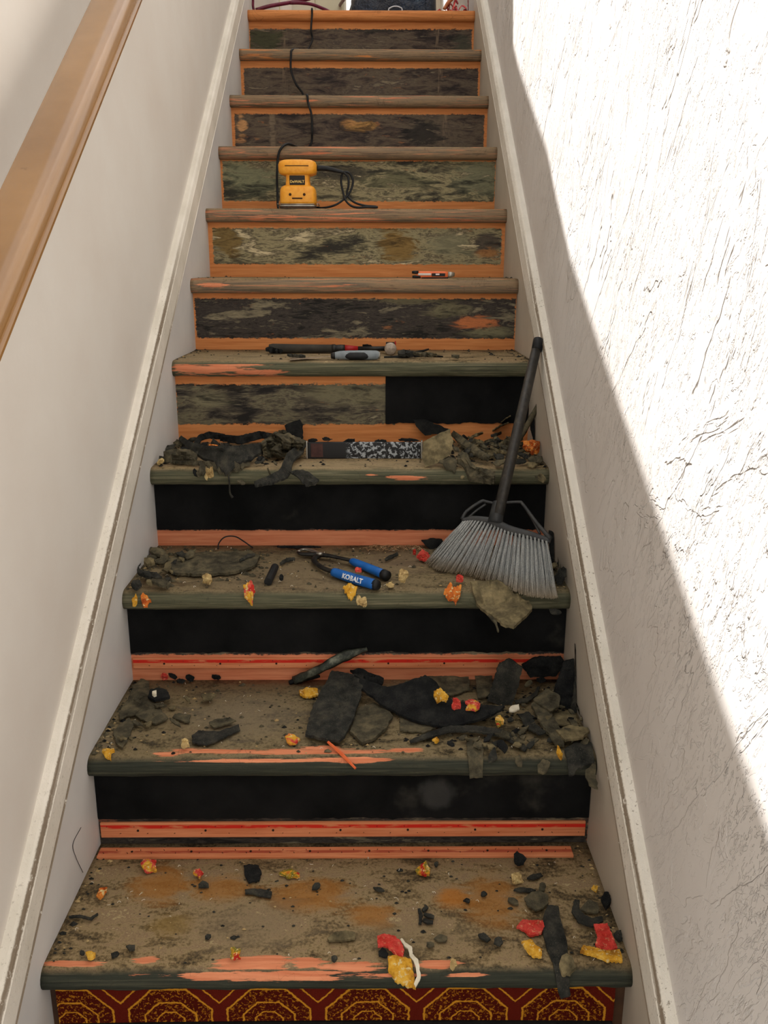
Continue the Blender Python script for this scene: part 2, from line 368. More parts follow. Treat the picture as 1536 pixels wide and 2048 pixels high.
for k in range(11):
    yf = YN[k]; zt = ZT[k]; yb = yf+RUN+OV+.018
    pts = [(yb, zt), (yf+RUN*.8, zt), (yf+RUN*.55, zt), (yf+RUN*.3, zt), (yf+.05, zt), (yf+.022, zt-.0005), (yf+.014, zt-.002), (yf+.007, zt-.006), (yf+.002, zt-.013), (yf, zt-.021),
           (yf+.001, zt-.029), (yf+.005, zt-.036), (yf+.012, zt-.040), (yf+.020, zt-NT), (yf+OV+.018, zt-NT), (yb, zt-.03)]
    bm = bmesh.new(); N = 70; R = []
    for i in range(N+1):
        x = -HW+2*HW*i/N; row = []
        for j, (y, z) in enumerate(pts):
            a = .0016 if k < 5 else .0010
            d = a*mnoise.noise(Vector((x*14, j*.55, k*9.1)))+a*.6*mnoise.noise(Vector((x*45, j*.9, k*3.3)))
            if 4 <= j <= 12: y2, z2 = y+d, z+d*.6
            else: y2, z2 = y, z+(d*.7 if j in (1, 2, 3) else 0)
            row.append(bm.verts.new((x, y2, z2)))
        R.append(row)
    for p, q in zip(R, R[1:]):
        for j in range(len(pts)): jj = (j+1) % len(pts); bm.faces.new((p[j], p[jj], q[jj], q[j]))
    bm.faces.new(R[0]); bm.faces.new(R[-1][::-1])
    obj('tread', recalc(bm), tread_mat(k, **TR[k]), ST, True, TLAB.get(k))
def riser_board(k, mat, label=None):
    yf = YN[k]+OV; z0 = ZT[k-1] if k else ZT[0]-.23
    bm = bmesh.new(); box(-HW, HW, yf, yf+.018, z0-.0, ZT[k]-NT+.001, bm=bm)
    return obj('riser', bm, mat, ST, label=label)
RS = {
 1: (1540, 1690, 190, 1180, 'dark', (), 1), 2: (1200, 1309, 255, 1135, 'dark', (), 1), 3: (960, 1060, 305, 1100, 'dark', (), 1),
 4: (768, 849, 352, 790, 'grey', ((420, 800, 34, 16, (124, 118, 92)), (700, 790, 80, 18, (108, 102, 78)), (450, 775, 50, 7, (44, 38, 32))), 0),
 5: (597, 677, 391, 1030, 'dark', ((948, 646, 42, 14, (188, 112, 66)), (900, 620, 50, 14, (112, 106, 80)), (980, 665, 50, 10, (120, 116, 88)), (820, 600, 60, 10, (104, 98, 74))), 0),
 6: (456, 529, 426, 1003, 'green', ((455, 485, 26, 28, (112, 90, 46)), (795, 490, 36, 26, (122, 94, 44)), (975, 488, 26, 20, (60, 52, 48)), (980, 508, 24, 10, (150, 104, 60)), (900, 490, 40, 26, (124, 120, 94))), 0),
 7: (322, 403, 446, 990, 'green', ((500, 360, 50, 30, (112, 114, 88)), (690, 345, 60, 14, (46, 44, 38)), (960, 360, 50, 30, (110, 110, 86)), (800, 362, 60, 14, (92, 90, 66))), 0),
 8: (228, 300, 470, 968, 'brown', ((483, 248, 9, 17, (196, 146, 96)), (481, 282, 8, 4, (190, 140, 96)), (722, 252, 30, 8, (196, 148, 84)), (700, 246, 16, 6, (180, 132, 80)), (845, 265, 40, 22, (34, 32, 30)), (545, 255, 6, 40, (112, 98, 80))), 0),
 9: (136, 200, 488, 956, 'brown', (), 0),
 10: (58, 110, 500, 944, 'brown', ((530, 80, 30, 20, (60, 62, 40)), (925, 85, 20, 14, (64, 64, 52)), (760, 56, 60, 7, (50, 46, 40))), 0)}
RL = {1: 'lowest bare riser, mostly hidden by black felt', 4: 'riser scraped on its left, black felt on its right', 5: 'riser with a bare orange spot at lower right', 8: 'riser with pale scraped spots', 10: 'topmost riser, bare along its upper edge'}
for k, (a, b, l, r, pal, bl, hue) in RS.items():
    vb = {8: (545, 890), 9: (570, 880), 10: (570, 875)}.get(k, 0)
    riser_board(k, riser_mat(k, a, b, l, r, pal, bl, hue, 1.5 if k in (10, 4) else 1., vb), RL.get(k))
riser_board(0, simple('subfloor', (60, 40, 28), (90, 62, 40), .8, 20), 'riser behind the carpet')

# black felt still glued to the lower risers: ragged slabs
def felt_mat(name, a=(12, 13, 13), b=(30, 30, 30)):
    M = NM(name, .95, .12); n = M.noise(None, 9., 6., .6); f = M.noise(None, 400., 2.)
    c = M.ramp(n, [(.35, a), (.75, b)]); c = M.mix(M.ss(M.noise(M.sc(1, 1, 1, (6, 0, 0)), 5., 5., .6), .62, .8), c, (62, 60, 54)); p = on_y(874, 1590, YN[1]+OV); c = M.mix(M.ma('MULTIPLY', M.ell(M.X, M.Z, p.x, p.z, .028, .03, n, 1.6, .4), .7), c, (64, 64, 62))
    M.col(c); M.bump(f, .0008, .6); return M.m
mFeltR = felt_mat('black_felt_backing')
def felt(k, xa, xb, pyt, pyb, lab, rag=.004):
    yf = YN[k]+OV; zt = min(on_y(700, pyt, yf).z, ZT[k]-NT-.0005); zb = on_y(700, pyb, yf).z
    x0, x1 = on_y(xa, pyb, yf).x, on_y(xb, pyb, yf).x; x0 = max(x0, -HW+.001); x1 = min(x1, HW-.001)
    n = 90; bm = bmesh.new(); R = []
    for i in range(n+1):
        x = x0+(x1-x0)*i/n
        zz = zb+rag*mnoise.noise(Vector((x*18, k, 0)))+rag*.8*mnoise.noise(Vector((x*70, k, 3)))
        th = .0035+.001*mnoise.noise(Vector((x*6, k, 8)))
        R.append([bm.verts.new(c) for c in ((x, yf-.0004, zt), (x, yf-th, zt), (x, yf-th-.001*mnoise.noise(Vector((x*9, 1, k))), (zt+zz)/2), (x, yf-th-.0006, zz), (x, yf-.0004, zz-.0006))])
    for p, q in zip(R, R[1:]):
        for j in range(5): bm.faces.new((p[j], p[(j+1) % 5], q[(j+1) % 5], q[j]))
    bm.faces.new(R[0]); bm.faces.new(R[-1][::-1])
    obj('felt_backing', recalc(bm), mFeltR, ST, label=lab)
felt(1, 186, 1182, 1540, 1634, 'black felt across the riser above the bottom tread')
felt(2, 250, 1138, 1200, 1303, 'black felt across the riser under the broom tread')
felt(3, 305, 1102, 950, 1058, 'black felt across the riser behind the broom head')
felt(4, 771, 1064, 750, 846, 'black felt on the right half of the riser')

# tack strips
def strip_mat(fade):
    M = NM('tack_strip_wood', .7); z0 = M.noise(M.sc(3, 60, 60), 3., 5.)
    c = M.ramp(z0, [(.3, (196, 112, 70)), (.7, (224, 148, 104))]); return M, c
def tack_strip(name_lab, x0, x1, yb, z0, z1, th, red, nails=36, flatlay=False):
    M, c = strip_mat(0)
    if not flatlay:
        m = M.ma('MULTIPLY', M.ss(M.Z, red[0]-.001, red[0]+.001), M.ss(M.Z, red[1]+.001, red[1]-.001))
    else: m = M.ma('MULTIPLY', M.ss(M.Y, red[0]-.001, red[0]+.001), M.ss(M.Y, red[1]+.001, red[1]-.001))
    w = M.noise(M.sc(8, 40, 40), 3., 5.); m = M.ma('MULTIPLY', m, M.ss(w, .3, .5)); 
    M.col(M.mix(m, c, (206, 40, 24) if not flatlay else (176, 84, 58)))
    o = obj('tack_strip', box(x0, x1, yb-th, yb, z0, z1, .0012), M.m, ST, label=name_lab)
    nb = bmesh.new(); R = random.Random(len(name_lab))
    for i in range(nails):
        x = x0+(x1-x0)*(i+.5)/nails
        if flatlay: p = Vector((x, yb-th*(.35 if i % 2 else .65), z1)); q = p+Vector((R.uniform(-.002, .002), -.002, .004))
        else: p = Vector((x, yb-th, z0+(z1-z0)*(.3 if i % 2 else .75))); q = p+Vector((R.uniform(-.002, .002), -.004, .002))
        tube([p, q], [.0007, .0003], 5, nb, 1)
        if i % 5 == 2:
            c0 = Vector((x+.007, yb-th-.0002, (z0+z1)/2)) if not flatlay else Vector((x+.007, yb-th/2, z1+.0002))
            tube([c0, c0+(Vector((0, -.0012, 0)) if not flatlay else Vector((0, 0, .0012)))], .0022, 7, nb, 1)
    obj('tacks', nb, mNail, o, kind='stuff')
mNail = simple('dark_nail', (46, 34, 28), None, .5, metal=.3)
yr1, yr2 = YN[1]+OV, YN[2]+OV
za, zb = on_y(700, 1641, yr1).z, on_y(700, 1670, yr1).z
tack_strip('tack strip with a red stripe on the lowest riser', -HW+.004, HW-.006, yr1, zb, za, .006, (zb+(za-zb)*.62, zb+(za-zb)*.86))
za, zb = on_y(700, 1314, yr2).z, on_y(700, 1334, yr2).z
tack_strip('tack strip with a red stripe on the second riser', -HW+.004, .40, yr2, zb, za, .006, (zb+(za-zb)*.55, zb+(za-zb)*.88))
ya, yb_ = on_t(0, 700, 1693, .006).y, on_t(0, 700, 1712, .006).y
tack_strip('faded pink tack strip nailed to the back of the bottom tread', -HW+.006, .425, ya, ZT[0], ZT[0]+.006, ya-yb_, (yb_+(ya-yb_)*.35, yb_+(ya-yb_)*.62), 40, True)

# patterned carpet under the bottom nose
def carpet_mat():
    M = NM('octagon_carpet', .95, .1); S = .1575
    x0 = on_y(540, 2030, YN[0]+OV).x; zc = on_y(700, 2036, YN[0]+OV).z
    u = M.ma('SUBTRACT', M.ma('FRACT', M.ma('ADD', M.ma('MULTIPLY', M.ma('SUBTRACT', M.X, x0), 1/S), 10.5)), .5)
    v = M.ma('MULTIPLY', M.ma('SUBTRACT', M.Z, zc), 1/S)
    w = M.ma('MULTIPLY', M.ma('SUBTRACT', M.noise(None, 160., 3.), .5), .03)
    au, av = M.ma('ABSOLUTE', u), M.ma('ABSOLUTE', v)
    m = M.mx(M.mx(au, av), M.ma('MULTIPLY', M.ma('ADD', au, av), .7071)); m = M.ma('ADD', m, w)
    def ring(r, t): return M.ss(M.ma('ABSOLUTE', M.ma('SUBTRACT', m, r)), t, t*.4)
    dots = M.ss(M.noise(None, 210., 2., .6, .8), .54, .62)
    c = M.mix(M.ma('MULTIPLY', dots, .8), (78, 18, 8), (186, 120, 26))
    c = M.mix(M.ss(m, .425, .435), c, (96, 26, 14))
    lines = M.mx(M.mx(ring(.42, .014), ring(.26, .013)), M.mx(ring(.14, .01), ring(.535, .012)))
    M.col(M.mix(lines, c, (206, 142, 38))); M.bump(M.noise(None, 500., 2.), .002, 1.); return M.m
yc = YN[0]+OV
zb = on_y(600, 2041, yc-.006).z
bm = bmesh.new(); R = []
for i in range(61):
    x = -HW+.012+(2*HW-.03)*i/60; dz = .004*(x/.46)**2-.002
    R.append([bm.verts.new((x, y, z)) for y, z in ((yc-.0005, ZT[0]-NT-.0005), (yc-.008, ZT[0]-NT-.0005), (yc-.009, (ZT[0]-NT+zb)/2), (yc-.008, zb-dz), (yc-.0005, zb-dz))])
for p, q in zip(R, R[1:]):
    for j in range(5): bm.faces.new((p[j], p[(j+1) % 5], q[(j+1) % 5], q[j]))
bm.faces.new(R[0]); bm.faces.new(R[-1][::-1])
obj('carpet', recalc(bm), carpet_mat(), ST, label='dark red carpet with yellow octagons on the lowest riser')
obj('carpet_binding', box(-HW+.012, HW-.018, yc-.014, yc-.0005, zb-.05, zb-.004, .003), simple('dark_pad', (26, 24, 22), (40, 38, 34), .95, 90), ST, label='dark padding edge below the carpet')
obj('tread', box(-HW, HW, YN[0]-RUN, YN[0]+OV+.01, ZT[0]-.25, ZT[0]-.205, .01), simple('low_tread', (60, 44, 30), (90, 70, 50), .8, 20), ST, label='tread below the frame')

# ------------------------------------------------------------ handrail
def rail_mat():
    M = NM('varnished_rail', .2, .6); n = M.noise(M.rs(radians(-36), 1.4, 26), 3., 6., .6)
    c = M.ramp(n, [(.3, (128, 90, 46)), (.7, (152, 112, 64))]); sp = M.noise(None, 26., 4.); c = M.mix(M.ma('MULTIPLY', M.ss(sp, .68, .75), .5), c, (92, 54, 24))
    M.col(c); M.b.inputs['Coat Weight'].default_value = .4; return M.m
HR = thing('handrail', 'varnished light brown wooden handrail running up the left wall', 'handrail')
prof = [(-.412, 1.073), (-.413, 1.104), (-.408, 1.1115), (-.398, 1.114), (-.372, 1.114), (-.360, 1.112), (-.352, 1.1075), (-.348, 1.099), (-.348, 1.078), (-.3445, 1.076), (-.3445, 1.071), (-.350, 1.069), (-.352, 1.062), (-.358, 1.058), (-.402, 1.058)]
bm = bmesh.new(); R = []
for y in [-.7+i*.25 for i in range(15)]: R.append([bm.verts.new((x, y, y*SLOPE+h)) for x, h in prof])
for p, q in zip(R, R[1:]):
    for j in range(len(prof)): jj = (j+1) % len(prof); bm.faces.new((p[j], p[jj], q[jj], q[j]))
bm.faces.new(R[0]); bm.faces.new(R[-1][::-1])
o = obj('rail', recalc(bm), rail_mat(), HR, True)
bm = None
md = o.modifiers.new('edge', 'EDGE_SPLIT'); md.split_angle = radians(38)
for y in (-.35, 1.75, 2.5):
    z = y*SLOPE
    b = tube([(-.466, y, z+1.0), (-.43, y, z+1.0), (-.385, y, z+1.02), (-.380, y, z+1.06)], [.011, .008, .008, .010], 10); tube([(-.4675, y, z+1.0), (-.462, y, z+1.0)], .026, 16, b, 1)
    obj('bracket', b, simple('bracket_metal', (120, 100, 70), None, .4, metal=.8), HR, True)
#@@PART2
# ------------------------------------------------------------ materials of the loose things
def felt_scrap_mat(name, a, b, c, spk=.5):
    M = NM(name, .92, .15); n = M.noise(None, 38., 6., .65); f = M.noise(None, 600., 2.)
    q = M.ramp(n, [(.3, a), (.5, b), (.72, c)]); q = M.mix(M.ma('MULTIPLY', M.ss(f, .62, .72), spk), q, (120, 112, 92))
    M.col(q); M.bump(M.ma('ADD', n, M.ma('MULTIPLY', f, .3)), .003, .8); return M.m
mF1 = felt_scrap_mat('charcoal_underlay', (25, 26, 25), (47, 47, 43), (75, 72, 62))
mF2 = felt_scrap_mat('dusty_underlay', (42, 40, 32), (77, 72, 57), (115, 105, 80))
mF3 = felt_scrap_mat('black_rubber', (12, 13, 15), (27, 28, 28), (45, 45, 42), .2)
mF4 = felt_scrap_mat('olive_underlay', (60, 55, 40), (105, 95, 70), (147, 132, 97))
def flake_mat(name, stops, seed, crust=(214, 190, 132)):
    M = NM(name, .85, .2); n = M.noise(M.sc(1, 1, 1, (seed, seed*2, 0)), 46., 4., .6, .5)
    q = M.ramp(n, stops); e = M.noise(M.sc(1, 1, 1, (seed, 0, 5)), 160., 3., .6); q = M.mix(M.ss(e, .58, .64), q, crust)
    M.col(q); M.bump(M.noise(None, 180., 4.), .004, .9); return M.m
RED, YEL, PNK, GRN, ORG, TAN = (182, 44, 34), (206, 152, 44), (206, 86, 74), (96, 104, 40), (206, 112, 44), (176, 150, 100)
mK = {'ry': flake_mat('red_yellow_foam', [(.40, RED), (.50, PNK), (.56, YEL), (.7, (226, 176, 70))], 1),
      'r': flake_mat('red_foam', [(.3, RED), (.55, (202, 70, 60)), (.66, PNK), (.74, YEL)], 2, (206, 120, 90)),
      'y': flake_mat('yellow_foam', [(.35, (150, 100, 30)), (.5, YEL), (.65, (224, 178, 74))], 3),
      'g': flake_mat('mixed_foam', [(.4, RED), (.47, YEL), (.54, GRN), (.62, (216, 168, 80))], 4),
      't': flake_mat('tan_foam', [(.35, (120, 96, 58)), (.5, TAN), (.7, (206, 184, 130))], 5),
      'o': flake_mat('orange_foam', [(.35, (150, 62, 26)), (.5, ORG), (.66, (226, 150, 66))], 6)}
mW = simple('cream_paint_chip', (206, 196, 170), (226, 218, 198), .8, 90)
mSteel = simple('worn_steel', (150, 146, 136), (184, 180, 170), .38, 60, metal=.85)
mDSteel = simple('dark_tool_steel', (34, 34, 36), (60, 58, 54), .45, 70, metal=.6)
mBlk = simple('black_rubber_grip', (16, 17, 18), (30, 31, 32), .55, 60)
mRedP = simple('red_enamel', (150, 22, 26), (176, 34, 34), .4, 30)

# ------------------------------------------------------------ scraps: outline in two coordinates, given real height, curl and thickness
def scrap(name, label, pl, pts, h=.004, th=.003, mat=None, cat='scrap', rough=.0015, group=None, cell=9., jit=1.6, parent=None, seed=None):
    """pl = tread number (lies on it) or ('y', depth) for a piece standing upright; pts = outline (x, y[, height or depth offset])"""
    rg = random.Random(seed if seed is not None else hash(tuple(pts[0]))+len(pts))
    P = [(p[0], p[1], (p[2] if len(p) > 2 else 0.)) for p in pts]
    if isinstance(pl, tuple) and pl[0] == 's':
        lo = max(P, key=lambda p: p[1]); k_ = pl[1]; y_ = min(on_t(k_, lo[0], lo[1]).y, YN[k_+1]+OV-.02); wq = mpx(k_, lo[0], lo[1])
        hz = (lo[1]-min(p[1] for p in P))*wq; room = YN[k_+1]+OV-.012-y_; ln = min(.35, max(0, room/hz)); pl = ('y', y_)
        P = [(p[0], p[1], -ln*(lo[1]-p[1])*wq) for p in P]
    out = []
    for i, p in enumerate(P):
        q = P[(i+1) % len(P)]; d = math.hypot(q[0]-p[0], q[1]-p[1]); n = max(1, int(d/(cell*.55)))
        for j in range(n):
            t = j/n; s = jit if j else jit*.4
            out.append((p[0]+(q[0]-p[0])*t+rg.uniform(-s, s), p[1]+(q[1]-p[1])*t+rg.uniform(-s, s)*.8, p[2]+(q[2]-p[2])*t))
    xs = [p[0] for p in out]; ys = [p[1] for p in out]; inner = []
    def inside(x, y):
        c = False
        for i in range(len(out)):
            a, b = out[i], out[i-1]
            if (a[1] > y) != (b[1] > y) and x < (b[0]-a[0])*(y-a[1])/(b[1]-a[1])+a[0]: c = not c
        return c
    yy = min(ys)+cell*.4
    while yy < max(ys):
        xx = min(xs)+cell*.4
        while xx < max(xs):
            x, y = xx+rg.uniform(-2, 2), yy+rg.uniform(-1.5, 1.5)
            if inside(x, y) and min((x-o_[0])**2+(y-o_[1])**2 for o_ in out) > (cell*.35)**2: inner.append((x, y))
            xx += cell
        yy += cell*.8
    nv = len(out); V2 = [Vector((p[0], -p[1])) for p in out]+[Vector((p[0], -p[1])) for p in inner]
    r = delaunay_2d_cdt(V2, [], [list(range(nv))[::-1]], 1, 1e-4)
    vs, fs = r[0], r[2]
    bm = bmesh.new(); T, B = [], []
    so = rg.uniform(0, 50)
    for v in vs:
        x, y = v.x, -v.y; ws = 0; hh = 0; dm = 1e9
        for o_ in out:
            d2 = (o_[0]-x)**2+(o_[1]-y)**2+.01; w = 1/d2; ws += w; hh += o_[2]*w; dm = min(dm, d2)
        hh /= ws; edge = min(1, math.sqrt(dm)/cell)
        nz = mnoise.noise(Vector((x/14, y/9, so)))*rough*(.4+.6*edge)+rough*.25*(edge)
        if isinstance(pl, tuple):
            dy = pl[1]-hh; p = on_y(x, y, dy); T.append(bm.verts.new(p+Vector((0, -th-nz-h, 0)))); B.append(bm.verts.new(p-Vector((0, h, 0))))
        else:
            z = hh+max(nz, -th*.3); p = on_t(pl, x, y, h+z+th*.5)
            yfr = YN[pl]; drop = 0
            if p.y < yfr+.012: drop = min(.03, (yfr+.012-p.y)*1.1)
            T.append(bm.verts.new(p+Vector((0, 0, th*.5-drop)))); B.append(bm.verts.new(p+Vector((0, 0, -th*.5-drop))))
    E_ = {}
    for f in fs:
        f = list(f)
        a = vs[f[0]]; b = vs[f[1]]; c = vs[f[2]]
        if (b-a).cross(c-a) < 0: f = f[::-1]
        bm.faces.new([T[i] for i in f]); bm.faces.new([B[i] for i in f[::-1]])
        for i in range(len(f)):
            e = (f[i], f[(i+1) % len(f)]); E_[e] = 1
    for (a, b) in E_:
        if (b, a) not in E_: bm.faces.new((T[b], T[a], B[a], B[b]))
    for v in bm.verts: v.co.x = max(-HW+.002, min(HW-.002, v.co.x))
    o = obj(name, recalc(bm), mat or mF1, parent, True)
    md = o.modifiers.new('edge', 'EDGE_SPLIT'); md.split_angle = radians(24)
    if not parent: tag(o, label, cat, group)
    return o
def ell_pts(cx, cy, w, h, ang=0, n=7, rg=None, jag=.34):
    rg = rg or random.Random(int(cx*7+cy)); out = []
    for i in range(n):
        t = 2*pi*i/n+rg.uniform(-.15, .15); r = 1+rg.uniform(-jag, jag*.6); x, y = cos(t)*w/2*r, sin(t)*h/2*r
        a = radians(ang); out.append((cx+x*cos(a)-y*sin(a), cy+x*sin(a)+y*cos(a)))
    return out
def rib_pts(C, W, hs=None):
    L, R_ = [], []; n = len(C)
    if not hasattr(W, '__len__'): W = [W]*n
    hs = hs or [0]*n
    for i, (x, y) in enumerate(C):
        a, b = C[max(i-1, 0)], C[min(i+1, n-1)]; dx, dy = b[0]-a[0], b[1]-a[1]; l = math.hypot(dx, dy); nx, ny = -dy/l, dx/l
        L.append((x+nx*W[i]/2, y+ny*W[i]/2, hs[i])); R_.append((x-nx*W[i]/2, y-ny*W[i]/2, hs[i]))
    return L+R_[::-1]
US, FK = 'underlay_scrap', 'foam_flake'
def mpx(k, x, y): return (on_t(k, x, y)-CAM).dot(FW)/F_PX
def auto_h(k, pts, ratio=.8):
    ys = [p[1] for p in pts]; xs = [p[0] for p in pts]; yb, yt = max(ys), min(ys); xc = sum(xs)/len(xs)
    w = mpx(k, xc, yb); y0 = on_t(k, xc, yb).y; full = on_t(k, xc, yt).y-y0
    if full < 0 or full > 2: full = 2.
    dep = min(full, ratio*max(min(xs)*0+(max(xs)-min(xs))*w, .004), ratio*1.6*(yb-yt)*w+.004) if full > ratio*(yb-yt)*w else full
    dep = min(dep, YN[k+1]+OV-.012-y0); dep = max(dep, .002)
    out = []
    for p in pts:
        yd = y0+dep*(yb-p[1])/(yb-yt+1e-6); out.append((p[0], p[1], max(0, on_y(p[0], p[1], yd).z-ZT[k])))
    return out
def S(k, label, pts, **kw):
    if not isinstance(k, tuple) and k >= 3: pts = auto_h(k, [p[:2] for p in pts], .7)
    return scrap(US, label, k, pts, **kw)
def B_(k, label, cx, cy, ew, eh, ang=0, **kw): return scrap(kw.pop('name', US), label, k, auto_h(k, ell_pts(cx, cy, ew, eh, ang)), cell=kw.pop('cell', 6.), jit=kw.pop('jit', 1.), **kw)
def FL(k, label, mk, cx, cy, ew, eh, ang=0, **kw):
    pts = kw.pop('pts', None) or ell_pts(cx, cy, ew, eh, ang, 10, jag=.4)
    rg = random.Random(int(cx)); pts = [(p[0], p[1], p[2]+rg.uniform(0, .003)) for p in auto_h(k, pts)]
    return scrap(FK, label, k, pts, h=kw.pop('h', .003), th=.004, mat=mK[mk], cat='flake', rough=.005, cell=4.5, jit=1.2, **kw)
def RB(k, label, C, W, **kw):
    pts = rib_pts(C, W, kw.pop('hs', None))
    if k >= 2:
        n = len(pts); q = list(pts)
        for i in range(n//2):
            j = n-1-i; lo, hi = (i, j) if pts[i][1] > pts[j][1] else (j, i); d = math.hypot(pts[i][0]-pts[j][0], pts[i][1]-pts[j][1])
            P0 = on_t(k, *pts[lo][:2]); b = pts[lo][2]*(.5 if k > 2 else 1); P0 = on_t(k, pts[lo][0], pts[lo][1], b); yd = min(P0.y+.7*d*mpx(k, *pts[lo][:2]), YN[k+1]+OV-.012)
            q[lo] = (*pts[lo][:2], b); q[hi] = (*pts[hi][:2], max(b, on_y(pts[hi][0], pts[hi][1], yd).z-ZT[k]))
        pts = q
    return scrap(US, label, k, pts, cell=kw.pop('cell', 6.), jit=kw.pop('jit', .8), **kw)

# ---- bottom tread
B_(0, 'small black scrap lying on the faded strip at the back right of the bottom tread', 1039, 1717, 26, 28, mat=mF3, h=.009)
FL(0, 'pale yellow torn flake above the round charcoal scrap, bottom tread', 't', 1034, 1757, 27, 24)
B_(0, 'narrow charcoal scrap just right of the pale yellow flake, bottom tread', 1071, 1753, 32, 12, -6)
S(0, 'rounded grey charcoal scrap with a curved lower edge, right half of the bottom tread', [(1048, 1797), (1062, 1786), (1080, 1782), (1094, 1789), (1097, 1806), (1086, 1817), (1070, 1822), (1055, 1812)], h=.006, mat=mF2, cell=7)
B_(0, 'upright oval charcoal crumb touching the top of the rounded grey scrap', 1085, 1774, 17, 24, mat=mF2)
B_(0, 'short dark strip left of the rounded grey scrap, bottom tread', 1044, 1780, 48, 10, 2)
B_(0, 'small slanted dark scrap below the short dark strip, bottom tread', 1026, 1803, 24, 12, 25, mat=mF2)
RB(0, 'longest dark strip on the bottom tread, running down over the nose at the right', [(1106, 1812), (1103, 1836), (1107, 1865), (1114, 1895), (1122, 1925), (1134, 1962)], [22, 34, 42, 42, 30, 20], h=.004, rough=.004, cell=8)
B_(0, 'grey green chunk lying on the lower end of the longest dark strip', 1134, 1921, 34, 24, 15, h=.012, mat=mF4, th=.006)
RB(0, 'curved charcoal strip hooked like a sickle beside the right wall, bottom tread', [(1154, 1800), (1151, 1822), (1163, 1838), (1184, 1846), (1205, 1838)], [10, 17, 19, 17, 10], h=.008)
B_(0, 'dusty dark scrap inside the sickle shaped strip', 1180, 1815, 40, 26, 5, mat=mF2)
B_(0, 'black chunk pressed against the right wall, bottom tread', 1212, 1802, 18, 34, -8, mat=mF3, th=.008)
FL(0, 'tiny yellow flake near the right wall above the black chunk', 'y', 1190, 1777, 13, 13)
FL(0, 'pinkish red flake left of the longest dark strip', 'r', 1060, 1857, 0, 0, pts=[(1033, 1855), (1046, 1840), (1060, 1842), (1085, 1842), (1089, 1855), (1082, 1868), (1060, 1873), (1048, 1862)])
FL(0, 'yellow and orange flake directly below the pinkish red flake', 'y', 1064, 1898, 0, 0, pts=[(1043, 1885), (1062, 1880), (1072, 1892), (1084, 1900), (1083, 1916), (1066, 1914), (1052, 1900)])
FL(0, 'large red flake by the right wall, upper portion of the torn pair', 'r', 1215, 1878, 0, 0, pts=[(1187, 1850), (1215, 1848), (1222, 1866), (1235, 1896), (1225, 1904), (1200, 1900), (1190, 1890), (1196, 1874)])
FL(0, 'yellow torn flake edging the large red flake by the right wall', 'y', 1205, 1910, 0, 0, pts=[(1160, 1905), (1166, 1892), (1188, 1896), (1212, 1902), (1240, 1900), (1245, 1922), (1212, 1922), (1190, 1913)], h=.006)
B_(0, 'dark scrap between the large red flake and the right wall', 1237, 1873, 18, 24, -10)
FL(0, 'red flake with cream rim just in front of the faded strip, left side', 'ry', 300, 1732, 34, 38)
FL(0, 'thin orange leaf shaped flake nearest the left wall, bottom tread', 'o', 204, 1786, 15, 32, 22)
FL(0, 'yellow flake at the front left corner of the bottom tread', 'y', 181, 1912, 20, 17)
B_(0, 'black crumb right of the yellow corner flake', 230, 1910, 18, 11, -10)
B_(0, 'small rectangular black crumb near the front left, bottom tread', 262, 1895, 21, 12)
B_(0, 'tiny black crumb touching the left of the yellow corner flake', 164, 1906, 11, 9)
S(0, 'square black scrap at the back middle of the bottom tread', [(487, 1732), (498, 1729), (518, 1732), (523, 1745), (518, 1762), (498, 1766), (490, 1752)], mat=mF3, cell=6)
RB(0, 'elongated black scrap below the square black scrap', [(490, 1784), (505, 1783), (522, 1786), (543, 1790)], [8, 10, 14, 12])
FL(0, 'flake with green, red and yellow patches right of the square black scrap', 'g', 581, 1748, 42, 20)
B_(0, 'roundish black crumb right of the green and red flake', 633, 1773, 21, 16, -15)
B_(0, 'black crumb left of the square black scrap', 408, 1770, 22, 15, -10)
FL(0, 'small pale flake with a red core above a black crumb, bottom tread', 'ry', 397, 1747, 22, 18)
RB(0, 'folded olive scrap shaped like a leaf in the front middle of the bottom tread', [(656, 1880), (672, 1874), (690, 1872), (710, 1872)], [6, 16, 18, 12], mat=mF4, h=.005, th=.004)
B_(0, 'lone black crumb near the nose below the olive leaf scrap', 669, 1917, 13, 13)
FL(0, 'small mixed colour flake near the orange patch of the front nose', 'g', 471, 1908, 24, 25)
B_(0, 'small dark slit of rubber in the middle left, bottom tread', 416, 1873, 14, 9, -30)
RB(0, 'thin dark curl of rubber beside the left wall, bottom tread', [(138, 1834), (160, 1833), (182, 1838), (196, 1828)], [3, 4, 5, 3])
FL(0, 'largest curled red flake at the front nose, its upper end', 'r', 784, 1893, 0, 0, pts=[(755, 1873), (770, 1869), (788, 1873), (802, 1884), (808, 1900), (806, 1914), (792, 1912), (782, 1900), (770, 1893), (756, 1894)], h=.006)
FL(0, 'yellow flake hanging over the nose below the largest red flake', 'y', 806, 1928, 0, 0, pts=[(776, 1914), (792, 1912), (808, 1916), (822, 1920), (832, 1948), (814, 1946), (790, 1942), (776, 1932)], h=.004)
RB(0, 'cream curl of paint along the right edge of the largest red flake', [(802, 1878), (811, 1890), (820, 1896), (822, 1910), (833, 1922), (838, 1936), (830, 1944)], [4, 7, 8, 7, 8, 8, 5], mat=mW, h=.01, th=.002)
B_(0, 'black chunk tucked under the left side of the largest red flake', 768, 1907, 20, 20, mat=mF3)
FL(0, 'yellow green flake with a red spot at the back right of the middle', 'g', 845, 1740, 28, 30)
